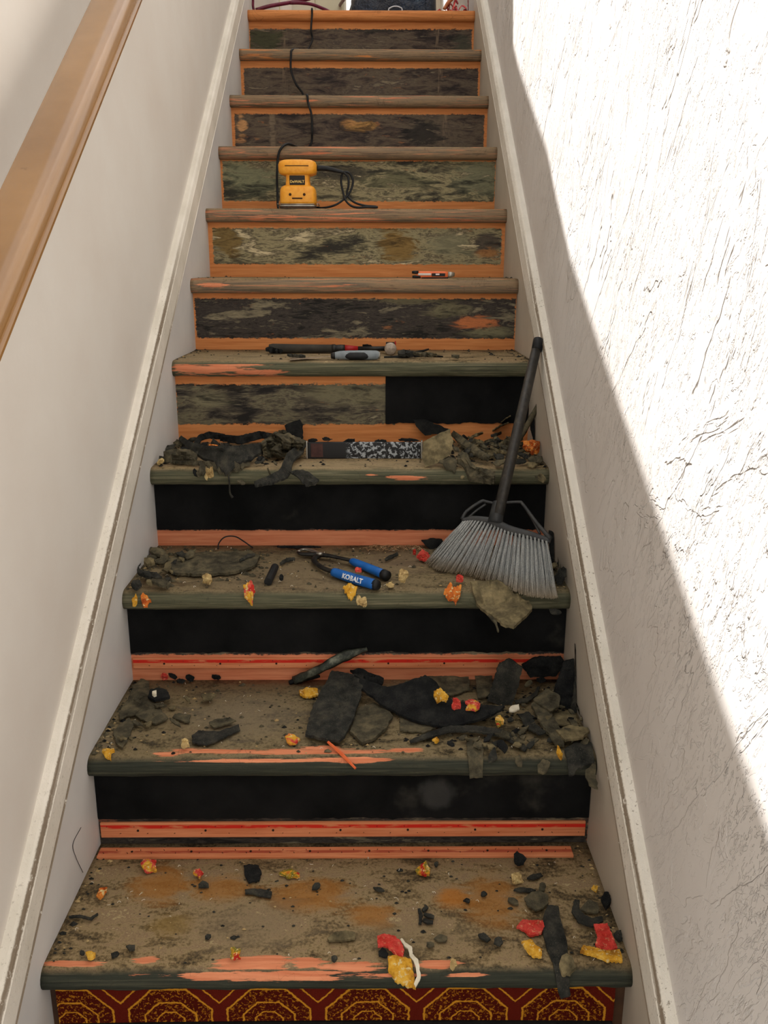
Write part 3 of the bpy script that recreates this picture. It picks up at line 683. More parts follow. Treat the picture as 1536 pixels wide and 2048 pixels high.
for lab, a in (('thin flat black crumb in the middle of the bottom tread', (758, 1779, 23, 8)), ('tiny black crumb right of the yellow green flake', (873, 1728, 10, 10)), ('black crumb with a white speck right of centre, bottom tread', (967, 1788, 16, 13)),
               ('faint dark crumb below left of the speckled crumb', (934, 1802, 17, 8)), ('oval black scrap right of the front middle', (968, 1875, 27, 15)), ('black scrap shaped like a heart beside the oval one', (996, 1884, 18, 19)),
               ('grey oblong scrap between the big red flake and the oval scrap', (883, 1878, 32, 13)), ('small dark scrap left of the grey oblong one', (861, 1890, 20, 12))):
    B_(0, lab, *a, 12, mat=mF2 if 'grey' in lab else mF1)
for C in ([(838, 1818), (842, 1832), (840, 1848)], [(848, 1828), (858, 1832), (868, 1835)], [(846, 1840), (856, 1844), (866, 1845)], [(845, 1822), (850, 1818), (855, 1814)]):
    RB(0, 'short black shred of the crossed bundle in the middle of the bottom tread', C, [5, 8, 6], group='crossed black shreds on the bottom tread')
FL(0, 'small tan chip beside the orange patch right of the big red flake', 't', 907, 1925, 12, 17)

# ---- second tread
S(1, 'big torn grey scrap along the left wall, second tread', [(282, 1358), (298, 1364), (300, 1392), (316, 1412), (336, 1438), (312, 1449), (290, 1443), (268, 1428), (240, 1438), (238, 1424), (256, 1400), (266, 1374)], mat=mF2, h=.006, rough=.005)
S(1, 'lower torn grey scrap pointing to the nose near the left wall, second tread', [(258, 1436), (268, 1450), (259, 1474), (246, 1497), (235, 1490), (226, 1466), (240, 1450)], mat=mF2, rough=.004)
B_(1, 'curled black scrap on the big torn grey scrap', 318, 1390, 44, 26, 10, mat=mF3, h=.012, th=.006)
B_(1, 'tiny pale grey pebble on the curled black scrap', 309, 1387, 11, 10, mat=mW, h=.02, th=.005, name='plaster_pebble', cat='debris')
S(1, 'slate shaped black strip in the left half of the second tread', [(383, 1472), (398, 1462), (440, 1464), (478, 1450), (480, 1461), (442, 1478), (412, 1491), (386, 1487)], rough=.004, h=.005)
B_(1, 'flat dusty scrap behind the slate shaped black strip', 440, 1446, 70, 16, -6, mat=mF2)
B_(1, 'flat dusty scrap between the torn grey scrap and the slate shaped strip', 365, 1436, 40, 18, 10, mat=mF2)
FL(1, 'yellow ring like flake at the front left corner, second tread', 'y', 216, 1503, 27, 14)
FL(1, 'small tan flake touching the left end of the slate shaped strip', 't', 371, 1487, 18, 17)
FL(1, 'yellow flake with pink top alone near the nose, second tread', 'ry', 585, 1480, 40, 20)
FL(1, 'golden flake left of the big slab, towards the riser', 'y', 618, 1384, 38, 22)
FL(1, 'little red flake at the back left of the second tread', 'r', 329, 1353, 14, 12)
for C in ((345, 1352), (412, 1351), (432, 1354), (380, 1356), (360, 1362)):
    B_(1, 'black crumb in the row of crumbs at the back left of the second tread', C[0], C[1], 20, 10, C[0] % 30, mat=mF3, group='row of black crumbs at the foot of the second riser')
S(1, 'largest flat charcoal slab with a crumbled lower end, middle of the second tread', [(664, 1343, .028), (690, 1348, .028), (728, 1352, .03), (722, 1392, .02), (706, 1440, .012), (690, 1474, .006), (678, 1484, .004), (640, 1478, .004), (610, 1471, .004), (622, 1424, .010), (642, 1384, .02)], h=.004, th=.006, rough=.007, mat=mF1)
S(1, 'six sided charcoal piece right of the largest slab', [(716, 1418), (745, 1408), (772, 1414), (786, 1434), (770, 1460), (742, 1482), (724, 1487), (700, 1465)], h=.004, th=.006, rough=.004, mat=mF2)
S(1, 'black scrap behind the crescent next to the riser, left end', [(700, 1342, .02), (720, 1338, .03), (742, 1348, .03), (768, 1358, .02), (760, 1376, .01), (728, 1372, .01)], mat=mF3, th=.005, rough=.005)
S(1, 'big black crescent of rubber curving across the right half of the second tread',
  [(708, 1352, .03), (740, 1366, .03), (775, 1376, .03), (812, 1366, .035), (850, 1352, .04), (868, 1362, .03), (885, 1385, .022), (905, 1402, .02), (940, 1410, .02), (975, 1412, .02), (1010, 1414, .03), (990, 1428, .02), (960, 1440, .01), (920, 1452, .003), (880, 1454, .002), (840, 1446, .002), (800, 1430, .004), (760, 1408, .01), (725, 1380, .02)], h=.006, th=.005, rough=.003, mat=mF3, cell=11)
RB(1, 'dark strip curving below the crescent toward the right', [(820, 1484), (858, 1470), (900, 1458), (950, 1458), (1000, 1466), (1030, 1480), (1052, 1500)], [5, 10, 12, 12, 14, 16, 8], hs=[0, .004, .006, .008, .008, .004, 0], h=.004, mat=mF1)
S(1, 'thin plate of rubber under the middle of the crescent', [(798, 1434), (850, 1452), (872, 1456), (850, 1466), (800, 1462)], h=.003, mat=mF2)
S(1, 'crumbled dark scrap hanging over the nose with a hooked crack', [(932, 1480), (956, 1474), (968, 1500), (966, 1524), (940, 1526), (934, 1505)], mat=mF2, rough=.004)
S(1, 'flat plate behind the crescent near the riser, dusty', [(838, 1352), (870, 1346), (938, 1352), (940, 1380), (900, 1392), (876, 1384), (856, 1366)], mat=mF2, h=.004, rough=.006)
S(1, 'square dusty plate between crescent and upright black plate', [(950, 1352), (985, 1346), (982, 1392), (955, 1396)], mat=mF2, h=.006, rough=.004)
S(('s', 1), 'upright black plate leaning toward the second riser', [(996, 1328, -.03), (1018, 1316, -.04), (1044, 1332, -.03), (1036, 1372, 0), (1024, 1408, .03), (996, 1408, .03), (974, 1400, .03), (986, 1362, 0)], h=.0, th=.005, mat=mF1, rough=.003)
S(('s', 1), 'black scrap covering the right end of the tack strip', [(1042, 1328), (1070, 1312), (1120, 1310), (1130, 1326), (1110, 1350), (1060, 1352)], h=.002, th=.006, mat=mF3, rough=.006)
S(('s', 1), 'black triangular plate in the right corner of the second tread', [(1128, 1322), (1150, 1316), (1160, 1380, .01), (1152, 1418, .02), (1118, 1412, .02), (1104, 1388, .01)], h=.0, th=.006, mat=mF3, rough=.004)
S(('s', 1), 'tall black fin of rubber standing against the right skirting', [(1166, 1286), (1174, 1290), (1172, 1330), (1164, 1380), (1158, 1422), (1140, 1424), (1146, 1380), (1152, 1330)], h=.0, th=.006, mat=mF1, rough=.003)
S(1, 'long diagonal strip pointing down right in the corner heap, second tread', [(1062, 1410, .012), (1088, 1400, .016), (1104, 1430, .012), (1126, 1472, .006), (1128, 1492, 0), (1112, 1490, 0), (1084, 1452, .006)], mat=mF2, h=.006, th=.006)
S(1, 'flat olive plate above the diagonal strip in the corner heap', [(1066, 1400, .01), (1092, 1378, .02), (1120, 1392, .02), (1118, 1414, .01), (1100, 1424, .01)], mat=mF2, h=.016)
S(1, 'dusty plate pointing at the right skirting, middle of the corner heap', [(1112, 1462), (1140, 1452), (1184, 1460), (1166, 1476), (1130, 1482)], mat=mF4, h=.016, th=.005, rough=.004)
S(1, 'flat grey plate at the back of the corner heap', [(1100, 1432), (1122, 1424), (1152, 1432), (1156, 1446), (1128, 1452), (1104, 1448)], mat=mF4, h=.012, rough=.004)
S(1, 'broad charcoal plate at the nose in the right corner, second tread', [(1128, 1500), (1150, 1484), (1182, 1486), (1190, 1512), (1160, 1516), (1140, 1522)], mat=mF1, h=.005, rough=.005)
S(1, 'dusty scrap hanging over the right end of the second nose', [(1172, 1518), (1192, 1512), (1198, 1548), (1180, 1540)], mat=mF2, h=.004, rough=.004)
S(1, 'grey curled piece left of the diagonal strip in the corner heap', [(1036, 1430), (1058, 1424), (1070, 1446), (1092, 1466), (1080, 1470), (1052, 1456)], mat=mF1, h=.01)
RB(1, 'thin bent black strip above the olive plate in the corner heap', [(1030, 1404), (1054, 1400), (1072, 1388), (1078, 1374)], [5, 8, 8, 5], h=.01)
for i, (x, y, w, hh) in enumerate(((1060, 1490, 24, 10), (1090, 1512, 26, 12), (1005, 1490, 30, 16), (985, 1505, 24, 14), (1040, 1508, 16, 10), (975, 1478, 30, 10), (1100, 1480, 14, 9), (1010, 1470, 22, 12), (1140, 1440, 16, 12), (1170, 1440, 16, 20), (1056, 1368, 26, 10), (1084, 1360, 20, 10), (1160, 1500, 18, 10), (925, 1476, 20, 10), (900, 1488, 18, 9), (1020, 1440, 16, 10))):
    B_(1, 'small torn crumb among the heap in the right half of the second tread', x, y, w, hh, (i*37) % 90-45, mat=(mF1, mF2, mF3)[i % 3], h=.005+.003*(i % 3), group='small crumbs in the second tread heap')
FL(1, 'yellow and red flake lying in the crescent, left of three', 'y', 878, 1390, 34, 30, 35, h=.034)
FL(1, 'red flake lying in the crescent, middle of three', 'r', 912, 1409, 24, 24, h=.028)
FL(1, 'red ringed flake lying in the crescent, right of three', 'ry', 946, 1410, 32, 24, h=.028)
FL(1, 'pink and yellow flake under the right tip of the crescent', 'g', 1000, 1441, 18, 26, h=.01)
B_(1, 'cream chip right of the tip of the crescent', 1030, 1417, 24, 12, -20, mat=mW, h=.02, name='paint_chip', cat='chip')
FL(1, 'small yellow flake near the nose at the right of the second tread', 'y', 1120, 1496, 10, 20, -30, h=.012)
FL(1, 'small yellow speckled flake below the plate under the crescent', 'y', 872, 1480, 14, 10)
# strip leaning from the second tread up against the riser
a = on_t(1, 588, 1362, .006); b = on_y(640, 1338, YN[2]+OV-.035); c = on_y(690, 1312, YN[2]+OV-.018); d = on_y(734, 1298, YN[2]+OV-.008)
def leaf_tube(name, P, W, th, mat, label, cat='scrap', n=6):
    bm = bmesh.new(); Q = catmull(P, n); rows = []
    for i, q in enumerate(Q):
        t = (Q[min(i+1, len(Q)-1)]-Q[max(i-1, 0)]).normalized(); f = i/(len(Q)-1)*(len(P)-1); j = min(int(f), len(P)-2); w = W[j]+(W[j+1]-W[j])*(f-j)
        up = (CAM-q).normalized(); sd_ = t.cross(up).normalized(); up = sd_.cross(t).normalized(); w *= 1+.25*mnoise.noise(Vector((i*.8, w*99, 0)))
        rows.append([bm.verts.new(q+sd_*w*s+up*u_) for s, u_ in ((-.5, 0), (-.3, th), (0, th*1.4), (.3, th), (.5, 0), (0, -th*.4))])
    for p, q in zip(rows, rows[1:]):
        for j in range(6): bm.faces.new((p[j], p[(j+1) % 6], q[(j+1) % 6], q[j]))
    bm.faces.new(rows[0]); bm.faces.new(rows[-1][::-1]); o = obj(name, recalc(bm), mat, None, True); tag(o, label, cat); return o
mSh = felt_scrap_mat('shiny_rubber', (24, 26, 24), (60, 64, 56), (130, 132, 116)); mSh.node_tree.nodes['Principled BSDF'].inputs['Roughness'].default_value = .35
leaf_tube(US, [a, b, c, d], [.020, .018, .024, .010], .004, mSh, 'shiny grey strip slanting across the tack strip of the second riser')
leaf_tube(US, [on_t(1, 578, 1366, .004), on_t(1, 600, 1358, .008), on_t(1, 640, 1352, .012)], [.008, .02, .006], .004, mF3, 'black stub at the foot of the shiny slanting strip')
# orange splinter
a, b = on_t(1, 656, 1484, .010), on_y(711, 1537, YN[1]-.012)
tag(obj('wood_splinter', tube([a, a.lerp(b, .5)+Vector((0, 0, .002)), b], [.0025, .0036, .0022], 6, sm=3), simple('splinter_wood', (206, 84, 40), (226, 120, 70), .7, 40)), 'orange wooden splinter poking over the nose below the largest slab', 'splinter')

# ---- broom tread
S(2, 'large flat grey brown scrap at the left of the broom tread', [(338, 1118), (372, 1108), (430, 1106), (500, 1103), (520, 1114), (512, 1130), (492, 1140), (450, 1148), (395, 1150), (350, 1148), (330, 1136)], mat=mF2, h=.005, th=.006, rough=.006)
S(2, 'olive leaf shaped scrap left of the large flat scrap', [(326, 1140), (332, 1126), (346, 1119), (344, 1134), (334, 1144)], mat=mF4, h=.012, rough=.003)
for lab, a, mm in (('crumpled dark scrap in the back left corner of the broom tread', (316, 1104, 44, 16), mF2), ('tan lump beside the left wall, broom tread', (300, 1124, 26, 16), mF4), ('long dark scrap lying toward the left wall, broom tread', (298, 1150, 50, 14), mF1),
                   ('dark scrap below the olive leaf shaped scrap', (322, 1166, 40, 12), mF2), ('dark lump in the front left corner of the broom tread', (272, 1168, 22, 14), mF1), ('dusty crumb above the orange corner flake', (300, 1166, 14, 9), mF4)):
    B_(2, lab, *a, 12, mat=mm, h=.006, th=.006, rough=.005)
FL(2, 'orange yellow flake in the front left corner of the broom tread', 'o', 288, 1180, 22, 12)
FL(2, 'dull yellow flake hard against the left wall, broom tread', 'y', 268, 1180, 14, 12)
FL(2, 'red flake with yellow rim in the left half of the broom tread', 'ry', 498, 1169, 25, 28)
FL(2, 'tan crumbly flake left of the red and yellow one, broom tread', 't', 414, 1160, 22, 20)
FL(2, 'pale yellow flake under the white lettered plier grip', 'y', 700, 1174, 24, 13)
FL(2, 'olive flake in front of the plier grip', 't', 724, 1181, 26, 9)
FL(2, 'tan nugget right of the pliers', 't', 806, 1150, 26, 28, h=.008)
FL(2, 'orange flake below the left edge of the broom bristles', 'o', 908, 1174, 34, 20)
FL(2, 'pink bit above the orange flake below the bristles', 'r', 920, 1158, 16, 14, h=.006)
FL(2, 'red foam bit left of the broom bristles', 'r', 848, 1112, 26, 22)
FL(2, 'tiny red crumb farther left of the broom bristles', 'r', 829, 1104, 9, 12)
FL(2, 'tiny pink crumb on the plier grip', 'r', 716, 1140, 14, 9, h=.03)
FL(2, 'small cream chip right of the pliers near the nose', 't', 780, 1170, 16, 8)
B_(2, 'black crumb left of the pliers in the middle of the broom tread', 563, 1154, 10, 12, mat=mF3)
B_(2, 'flat black scrap behind the plier jaw', 600, 1094, 90, 5, 1, mat=mF3)
S(('s', 2), 'black scrap in the shadow left behind the broom bristles', [(842, 1080), (860, 1076), (884, 1078), (890, 1096), (860, 1096)], h=0, th=.01, mat=mF3)
a, b = on_t(2, 550, 1134, .012), on_t(2, 536, 1164, .008)
tag(obj('rubber_plug', tube([a, b], [.0085, .0085], 14, sm=1), mBlk, None, False), 'short black cylindrical plug lying in the left half of the broom tread', 'plug')
yy = YN[3]+OV
P = [on_t(2, 436, 1098, .004), on_y(438, 1086, yy-.03), on_y(450, 1074, yy-.025), on_y(470, 1073, yy-.02), on_y(488, 1083, yy-.03), on_t(2, 506, 1096, .004)]
tag(obj('wire_loop', tube(P, .0016, 6), mBlk, None, True), 'thin black wire loop arching over the back of the broom tread', 'wire')
S(2, 'folded olive scrap hanging over the nose under the broom bristles', [(940, 1166, .004), (990, 1162, .01), (1060, 1176, .012), (1066, 1192, .004), (1050, 1208, 0), (1028, 1226, 0), (1008, 1222, 0), (985, 1205, 0), (962, 1190, 0)], mat=mF4, h=.005, th=.006, rough=.005)
RB(2, 'torn tail hanging below the folded olive scrap', [(978, 1200), (992, 1216), (998, 1234)], [6, 5, 3], mat=mF2)
S(('s', 2), 'black plate standing in the corner right of the broom bristles', [(1098, 1060), (1112, 1066), (1116, 1100), (1118, 1130), (1104, 1130), (1098, 1100)], h=0, th=.006, mat=mF3)
B_(2, 'dusty scrap in the right corner beside the broom tips', 1124, 1150, 18, 40, 20, mat=mF1, h=.004)
B_(2, 'dark scrap over the nose right of the broom tips', 1112, 1196, 24, 14, 10, mat=mF1, h=.004)
for i, C in enumerate(([(480, 1122), (496, 1112), (510, 1110)], [(560, 1128), (574, 1120), (590, 1118)], [(770, 1120), (782, 1114), (796, 1108)])):
    RB(2, ('short dark shred on the large flat scrap', 'dark shred right of the large flat scrap', 'dark shred behind the rear plier grip')[i], C, [4, 7, 4], h=.004+(.01 if i == 0 else 0))

# ---- fourth tread from the bottom (debris at both ends)
RB(3, 'long black strip curving through the left heap', [(360, 876), (378, 892), (410, 906), (450, 912), (495, 906), (535, 892)], [8, 14, 26, 34, 30, 12], hs=[.03, .02, .012, .008, .012, .02], h=.006, th=.006, mat=mF1, cell=7)
S(3, 'crumpled charcoal lump in the middle of the left heap', [(522, 888, .02), (548, 868, .04), (566, 862, .045), (590, 876, .04), (612, 884, .03), (596, 902, .015), (560, 914, .01), (530, 912, .01)], h=.006, th=.008, mat=mF2, rough=.012, cell=6)
S(('s', 3), 'upright black flap rising from the left heap against the riser', [(570, 850), (600, 838), (606, 850), (606, 880, .01), (596, 890, .02), (576, 886, .02)], h=0, th=.006, mat=mF3)
RB(3, 'charcoal strip swinging forward from the crumpled lump to the nose', [(508, 942), (540, 934), (576, 918), (600, 900), (610, 884)], [8, 16, 20, 18, 8], hs=[0, .002, .008, .014, .02], h=.008, th=.005, mat=mF1)
S(3, 'flat tapered scrap at the right end of the left heap, over the nose', [(578, 918, .004), (604, 914, .004), (622, 922), (638, 934), (630, 944), (612, 946), (600, 934)], mat=mF1, h=.005, rough=.004)
RB(3, 'arched black strip at the top left of the left heap', [(390, 890), (400, 876), (418, 870), (450, 874)], [8, 11, 12, 10], hs=[.02, .03, .03, .02], h=.01, mat=mF3)
RB(3, 'black strip along the back of the left heap', [(440, 876), (480, 880), (520, 870), (545, 872)], [10, 16, 14, 8], hs=[.02, .02, .03, .03], h=.01, mat=mF3)
RB(3, 'rolled brown scrap at the left wall end of the left heap', [(328, 914), (350, 910), (380, 912), (392, 918)], [14, 18, 18, 12], h=.006, th=.01, mat=mF2, rough=.006)
RB(3, 'thin flat strip under the front of the left heap', [(340, 924), (390, 926), (450, 930), (500, 928)], [4, 8, 10, 6], h=.003, mat=mF2)
for i, (x, y, w, hh) in enumerate(((340, 896, 24, 12), (356, 886, 20, 12), (368, 900, 24, 10), (322, 918, 12, 12), (470, 925, 26, 8), (495, 918, 30, 8), (520, 922, 24, 7), (480, 938, 18, 6), (448, 922, 22, 6), (385, 880, 20, 10), (560, 890, 20, 10))):
    B_(3, 'small dark crumb in the left heap below the fourth riser', x, y, w, hh, (i*41) % 60-30, mat=(mF1, mF2, mF3)[i % 3], h=.006+.004*(i % 3), group='small crumbs in the left heap')
FL(3, 'orange chip in the hollow of the left heap', 'o', 425, 893, 22, 8, 10, h=.02)
FL(3, 'tan flake at the front of the left heap', 't', 415, 925, 19, 17, h=.006)
FL(3, 'cream flake at the left wall end of the left heap', 't', 322, 922, 16, 8, -30)
P = [on_t(3, 470, 934, .004), on_y(458, 946, YN[3]-.006), on_y(459, 968, YN[3]-.010), on_y(460, 986, YN[3]-.008), on_y(465, 995, YN[3]-.006)]
tag(obj('rubber_string', tube(P, [.0018, .002, .0018, .002, .0035], 6), mF1, None, True), 'black rubber string dangling from the left heap over the nose', 'string')
P = [on_t(3, 535, 936, .004), on_y(540, 948, YN[3]-.004), on_y(543, 958, YN[3]-.004)]
tag(obj('rubber_string', tube(P, [.0018, .002, .001], 6), mF2, None, True), 'shorter grey string hanging over the nose right of the dangling one', 'string')
# black strip with white glue flecks standing on edge
y3 = on_t(3, 740, 917).y
mFl = NM('flecked_strip', .5, .4); nn = mFl.noise(None, 120., 4., .6, .4); e = mFl.noise(mFl.sc(9, 1, 1), 2., 2.)
x0, x1 = on_y(690, 900, y3).x, on_y(845, 900, y3).x
w = mFl.ma('MULTIPLY', mFl.ss(nn, .50, .56), mFl.ss(mFl.X, x0, x0+.012)); mFl.col(mFl.mix(w, (16, 16, 18), (160, 166, 170)))
pa, pb = on_y(612, 884, y3), on_y(845, 884, y3); pc = on_t(3, 700, 916)
FS = thing('edging_strip', 'black edging strip with white flecks standing on edge between the two heaps', 'strip', (0, 0, 0))
zt = on_y(740, 884, y3).z; z0 = ZT[3]+.0005
obj('body', box(pa.x+.004, pb.x-.003, y3-.004, y3+.004, z0, zt, .0015), mFl.m, FS)
obj('end_lip', box(pb.x-.004, pb.x, y3-.009, y3+.005, z0, zt+.004, .001), mSteel, FS)
obj('label_patch', box(on_y(622, 900, y3).x, on_y(646, 900, y3).x, y3-.0052, y3-.0038, z0+.004, zt-.003, .0005), simple('brown_patch', (62, 40, 38), (84, 56, 50), .7, 80), FS, label='brown square patch near the left end')
obj('rim', box(pa.x, pa.x+.004, y3-.006, y3+.004, z0, zt+.003, .001), mSteel, FS)
for i, (x, y, w_, hh) in enumerate(((654, 878, 22, 9), (700, 881, 30, 8), (625, 880, 26, 10), (760, 882, 36, 6), (815, 880, 40, 7))):
    scrap(US, 'black crumb along the top of the flecked edging strip', ('y', y3+.006), ell_pts(x, y, w_, hh), h=0, th=.006, mat=mF3, cell=5, jit=1.5, cat='scrap', group='black crumbs on the flecked strip')
S(('s', 3), 'olive slab leaning between flecked strip and right heap', [(846, 884, -.02), (880, 866, -.03), (900, 858, -.03), (906, 884, 0), (902, 908, .02), (870, 926, .045), (850, 934, .06), (844, 912, .03)], h=0, th=.006, mat=mF4, rough=.004)
RB(3, 'narrow strip slanting down right from the top of the olive slab', [(905, 866), (925, 884), (950, 902), (978, 918)], [8, 13, 14, 8], hs=[.04, .03, .02, .01], h=.006, th=.006, mat=mF2)
RB(3, 'rolled dusty scrap lying at the front of the right heap', [(915, 916), (945, 922), (990, 930)], [14, 22, 18], h=.005, th=.012, mat=mF2, rough=.006)
B_(3, 'flat charcoal scrap between the olive slab and the rolled scrap', 896, 922, 46, 18, 10, mat=mF2, h=.004)
S(('s', 3), 'black sheet drooping over the riser above the olive slab', [(826, 838), (850, 838), (874, 848), (900, 858, .01), (880, 866, .02), (850, 870, .02), (836, 856)], h=.004, th=.005, mat=mF3)
rg = random.Random(5)
for i in range(34):
    x, y = rg.uniform(935, 1035), rg.uniform(868, 912); a = rg.uniform(-.9, .9); l = rg.uniform(9, 20); hh = max(0, (915-y)/900*.6)+rg.uniform(0, .01)
    RB(3, 'thin dark shred in the tangled heap left of the broom handle', [(x-l*cos(a), y-l*sin(a)*.6), (x, y+rg.uniform(-2, 2)), (x+l*cos(a), y+l*sin(a)*.6)], [3, rg.uniform(5, 8), 3], hs=[hh, hh+.006, hh], h=.005, th=.003, mat=rg.choice((mF1, mF2, mF2, mF4)), group='tangled shreds in the right heap')
RB(3, 'pale thin shred sticking up from the tangled heap', [(1002, 846), (1012, 838), (1022, 832)], [2, 3, 2], hs=[.06, .07, .08], mat=mF4)
RB(3, 'pale crossed shred on top of the tangled heap', [(985, 862), (1002, 852), (1018, 846)], [2, 4, 2], hs=[.05, .06, .07], mat=mF4)
FL(3, 'orange and yellow flake right of the broom handle', 'o', 1060, 892, 44, 28, 5, h=.01)
for i, (x, y, w_, hh) in enumerate(((1000, 925, 26, 12), (985, 912, 22, 12), (1050, 912, 30, 10), (1070, 920, 34, 14), (1085, 930, 22, 14), (1040, 924, 24, 10), (1010, 905, 24, 10))):
    B_(3, 'dusty crumb at the front right corner of the right heap', x, y, w_, hh, i*23 % 50-20, mat=(mF2, mF4, mF1)[i % 3], h=.005, group='dusty crumbs around the handle')
S(('s', 3), 'black plate standing behind the orange flake at the right wall', [(1060, 846), (1078, 822), (1090, 840), (1096, 880), (1092, 904), (1070, 896), (1064, 870)], h=0, th=.006, mat=mF3)
P = [on_y(1030, 892, YN[4]-.10), on_y(1050, 858, YN[4]-.09), on_y(1068, 826, YN[4]-.08), on_y(1080, 800, YN[4]-.07)]
leaf_tube(US, P, [.012, .016, .014, .006], .004, mF2, 'forked dusty strip pointing up between broom handle and skirting')

# ---- fifth tread
for lab, a, mm in (('dark scrap behind the scraper blade', (545, 700, 40, 8), mF3), ('black scrap between hammer shaft and hammer head', (735, 694, 26, 10), mF3), ('broad black scrap right of the hammer head', (815, 707, 40, 10), mF1),
                   ('dark scrap near the right end of the tool pile', (850, 709, 46, 6), mF2), ('thin olive scrap under the scraper blade', (596, 712, 40, 4), mF1), ('small scrap at the right of the fifth tread', (912, 713, 18, 4), mF2)):
    B_(4, lab, *a, 4, mat=mm, h=.004, th=.006)
y4 = on_t(4, 815, 715).y
def R4(label, C, W, mat, dy=0.): leaf_tube(US, [Vector((q.x, q.y, max(q.z, ZT[4]+.002))) for q in (on_y(x, y, y4+dy) for x, y in C)], W, .003, mat, label)
R4('black strip pointing up right beyond the hammer head', [(796, 712), (826, 708), (858, 698)], [.006, .011, .004], mF3, .02)
R4('thin black strip lying right of the broad scrap', [(828, 714), (858, 712), (886, 716)], [.005, .008, .004], mF3, .005)
R4('short black strip in front of the hammer head', [(768, 716), (796, 715), (828, 712)], [.005, .010, .005], mF1, -.012)
# ---- more angular shards in the three heaps
def shards(k, boxes, n, seed, mats, lab, grp):
    rg = random.Random(seed)
    for i in range(n):
        x0, x1, y0, y1 = boxes[i % len(boxes)]; x, y = rg.uniform(x0, x1), rg.uniform(y0, y1); w = rg.uniform(10, 30)
        scrap(US, lab, k, auto_h(k, ell_pts(x, y, w, w*rg.uniform(.3, .6), rg.uniform(-50, 50), rg.choice((4, 5, 6)), rg, .4), 1.), h=.003+rg.uniform(0, .012), th=.003, mat=rg.choice(mats), cell=6, jit=1., rough=.003, group=grp, seed=seed*100+i)
shards(1, [(1040, 1176, 1380, 1490), (930, 1060, 1462, 1492), (1070, 1170, 1410, 1480)], 44, 21, (mF1, mF2, mF2, mF4), 'small angular shard scattered through the corner heap of the second tread', 'angular shards in the second tread heap')
shards(3, [(330, 560, 880, 928), (340, 460, 880, 905)], 26, 22, (mF1, mF2, mF3), 'small angular shard scattered through the left heap below the fourth riser', 'angular shards in the left heap')
shards(3, [(860, 1080, 885, 930), (900, 1010, 870, 915)], 34, 23, (mF1, mF2, mF4), 'small angular shard scattered through the right heap around the broom handle', 'angular shards in the right heap')
shards(2, [(268, 350, 1104, 1172), (290, 420, 1098, 1120), (1100, 1126, 1110, 1160)], 34, 24, (mF1, mF2, mF4), 'small angular shard in the dusty corners of the broom tread', 'angular shards on the broom tread')
shards(1, [(270, 480, 1380, 1450), (240, 300, 1400, 1490)], 18, 25, (mF2, mF4, mF2), 'small dusty shard around the big torn grey scrap, second tread', 'dusty shards on the second tread')
# ordinals for short rows that otherwise look alike
for grp, what in (('black crumbs on the flecked strip', 'black crumb along the top of the flecked strip'), ('crossed black shreds on the bottom tread', 'black shred of the crossed bundle, bottom tread'), ('dusty crumbs around the handle', 'dusty crumb at the front of the right heap'),
                  ('row of black crumbs at the foot of the second riser', 'black crumb in the row behind the second tread'), ('small crumbs in the left heap', 'small dark crumb in the left heap'), ('small crumbs in the second tread heap', 'small torn crumb in the corner heap, second tread')):
    L = sorted([o for o in COL.objects if o.get('group') == grp], key=lambda o: sum(v.co.x for v in o.data.vertices)/len(o.data.vertices))
    W_ = 'leftmost|second|third|fourth|fifth|sixth|seventh|eighth|ninth|tenth|eleventh|twelfth|thirteenth|fourteenth|fifteenth|rightmost'.split('|')
    for i, o in enumerate(L): o['label'] = what+', '+(('leftmost' if i == 0 else 'rightmost' if i == len(L)-1 else W_[i]+' from the left'))

# ---- loose crumbs and lint, countless
def crumbs(k, n, seed, mat, s0, s1, label, name, bias=1., region=None):
    rg = random.Random(seed); V, Fc = [], []
    for i in range(n):
        if region and rg.random() < .75: x, y = rg.uniform(region[0], region[1]), rg.uniform(region[2], region[3])
        else:
            x = rg.uniform(-HW+.01, HW-.01); y = YN[k]+.02+(RUN+OV-.03)*(rg.random()**bias)
            if rg.random() < .35: x = math.copysign(HW-.004-.03*rg.random()**2, x)
        s = rg.uniform(s0, s1)*(1 if rg.random() < .9 else 2); a = rg.uniform(0, 6.28); z = ZT[k]+.0008; b = len(V)
        x = max(-HW+.008, min(HW-.008, x)); y = min(y, YN[k+1]+OV-.012)
        for j in range(5): t = a+j*1.2566+rg.uniform(-.3, .3); V.append((x+cos(t)*s, y+sin(t)*s*rg.uniform(.4, .9), z))
        V.append((x, y, z+s*.7))
        for j in range(5): Fc.append((b+j, b+(j+1) % 5, b+5))
    o = obj(name, (V, [], Fc), mat); tag(o, label, 'debris', kind='stuff'); return o
def lint(k, n, seed, mat, label, region=None, L=.007):
    rg = random.Random(seed); bm = bmesh.new()
    for i in range(n):
        if region: x, y = rg.uniform(region[0], region[1]), rg.uniform(region[2], region[3])
        else: x, y = rg.uniform(-HW+.02, HW-.02), YN[k]+rg.uniform(.02, RUN+OV-.02)
        a = rg.uniform(0, 6.28); l = rg.uniform(.4, 1)*L; z = ZT[k]+.003
        q = Vector((x, y, z)); d = Vector((cos(a), sin(a), 0))*l; e = Vector((-sin(a), cos(a), 0))*rg.uniform(-.5, .5)*l
        tube([q, q+d*.5+e+Vector((0, 0, .002)), q+d], .00045, 4, bm, 3)
    o = obj('lint', bm, mat, None, True); tag(o, label, 'debris', kind='stuff')
mLint = simple('pale_fibre', (214, 204, 180), (236, 230, 214), .9, 90)
names = ['bottom tread', 'second tread', 'broom tread', 'tread of the two heaps', 'hammer tread', 'knife tread']
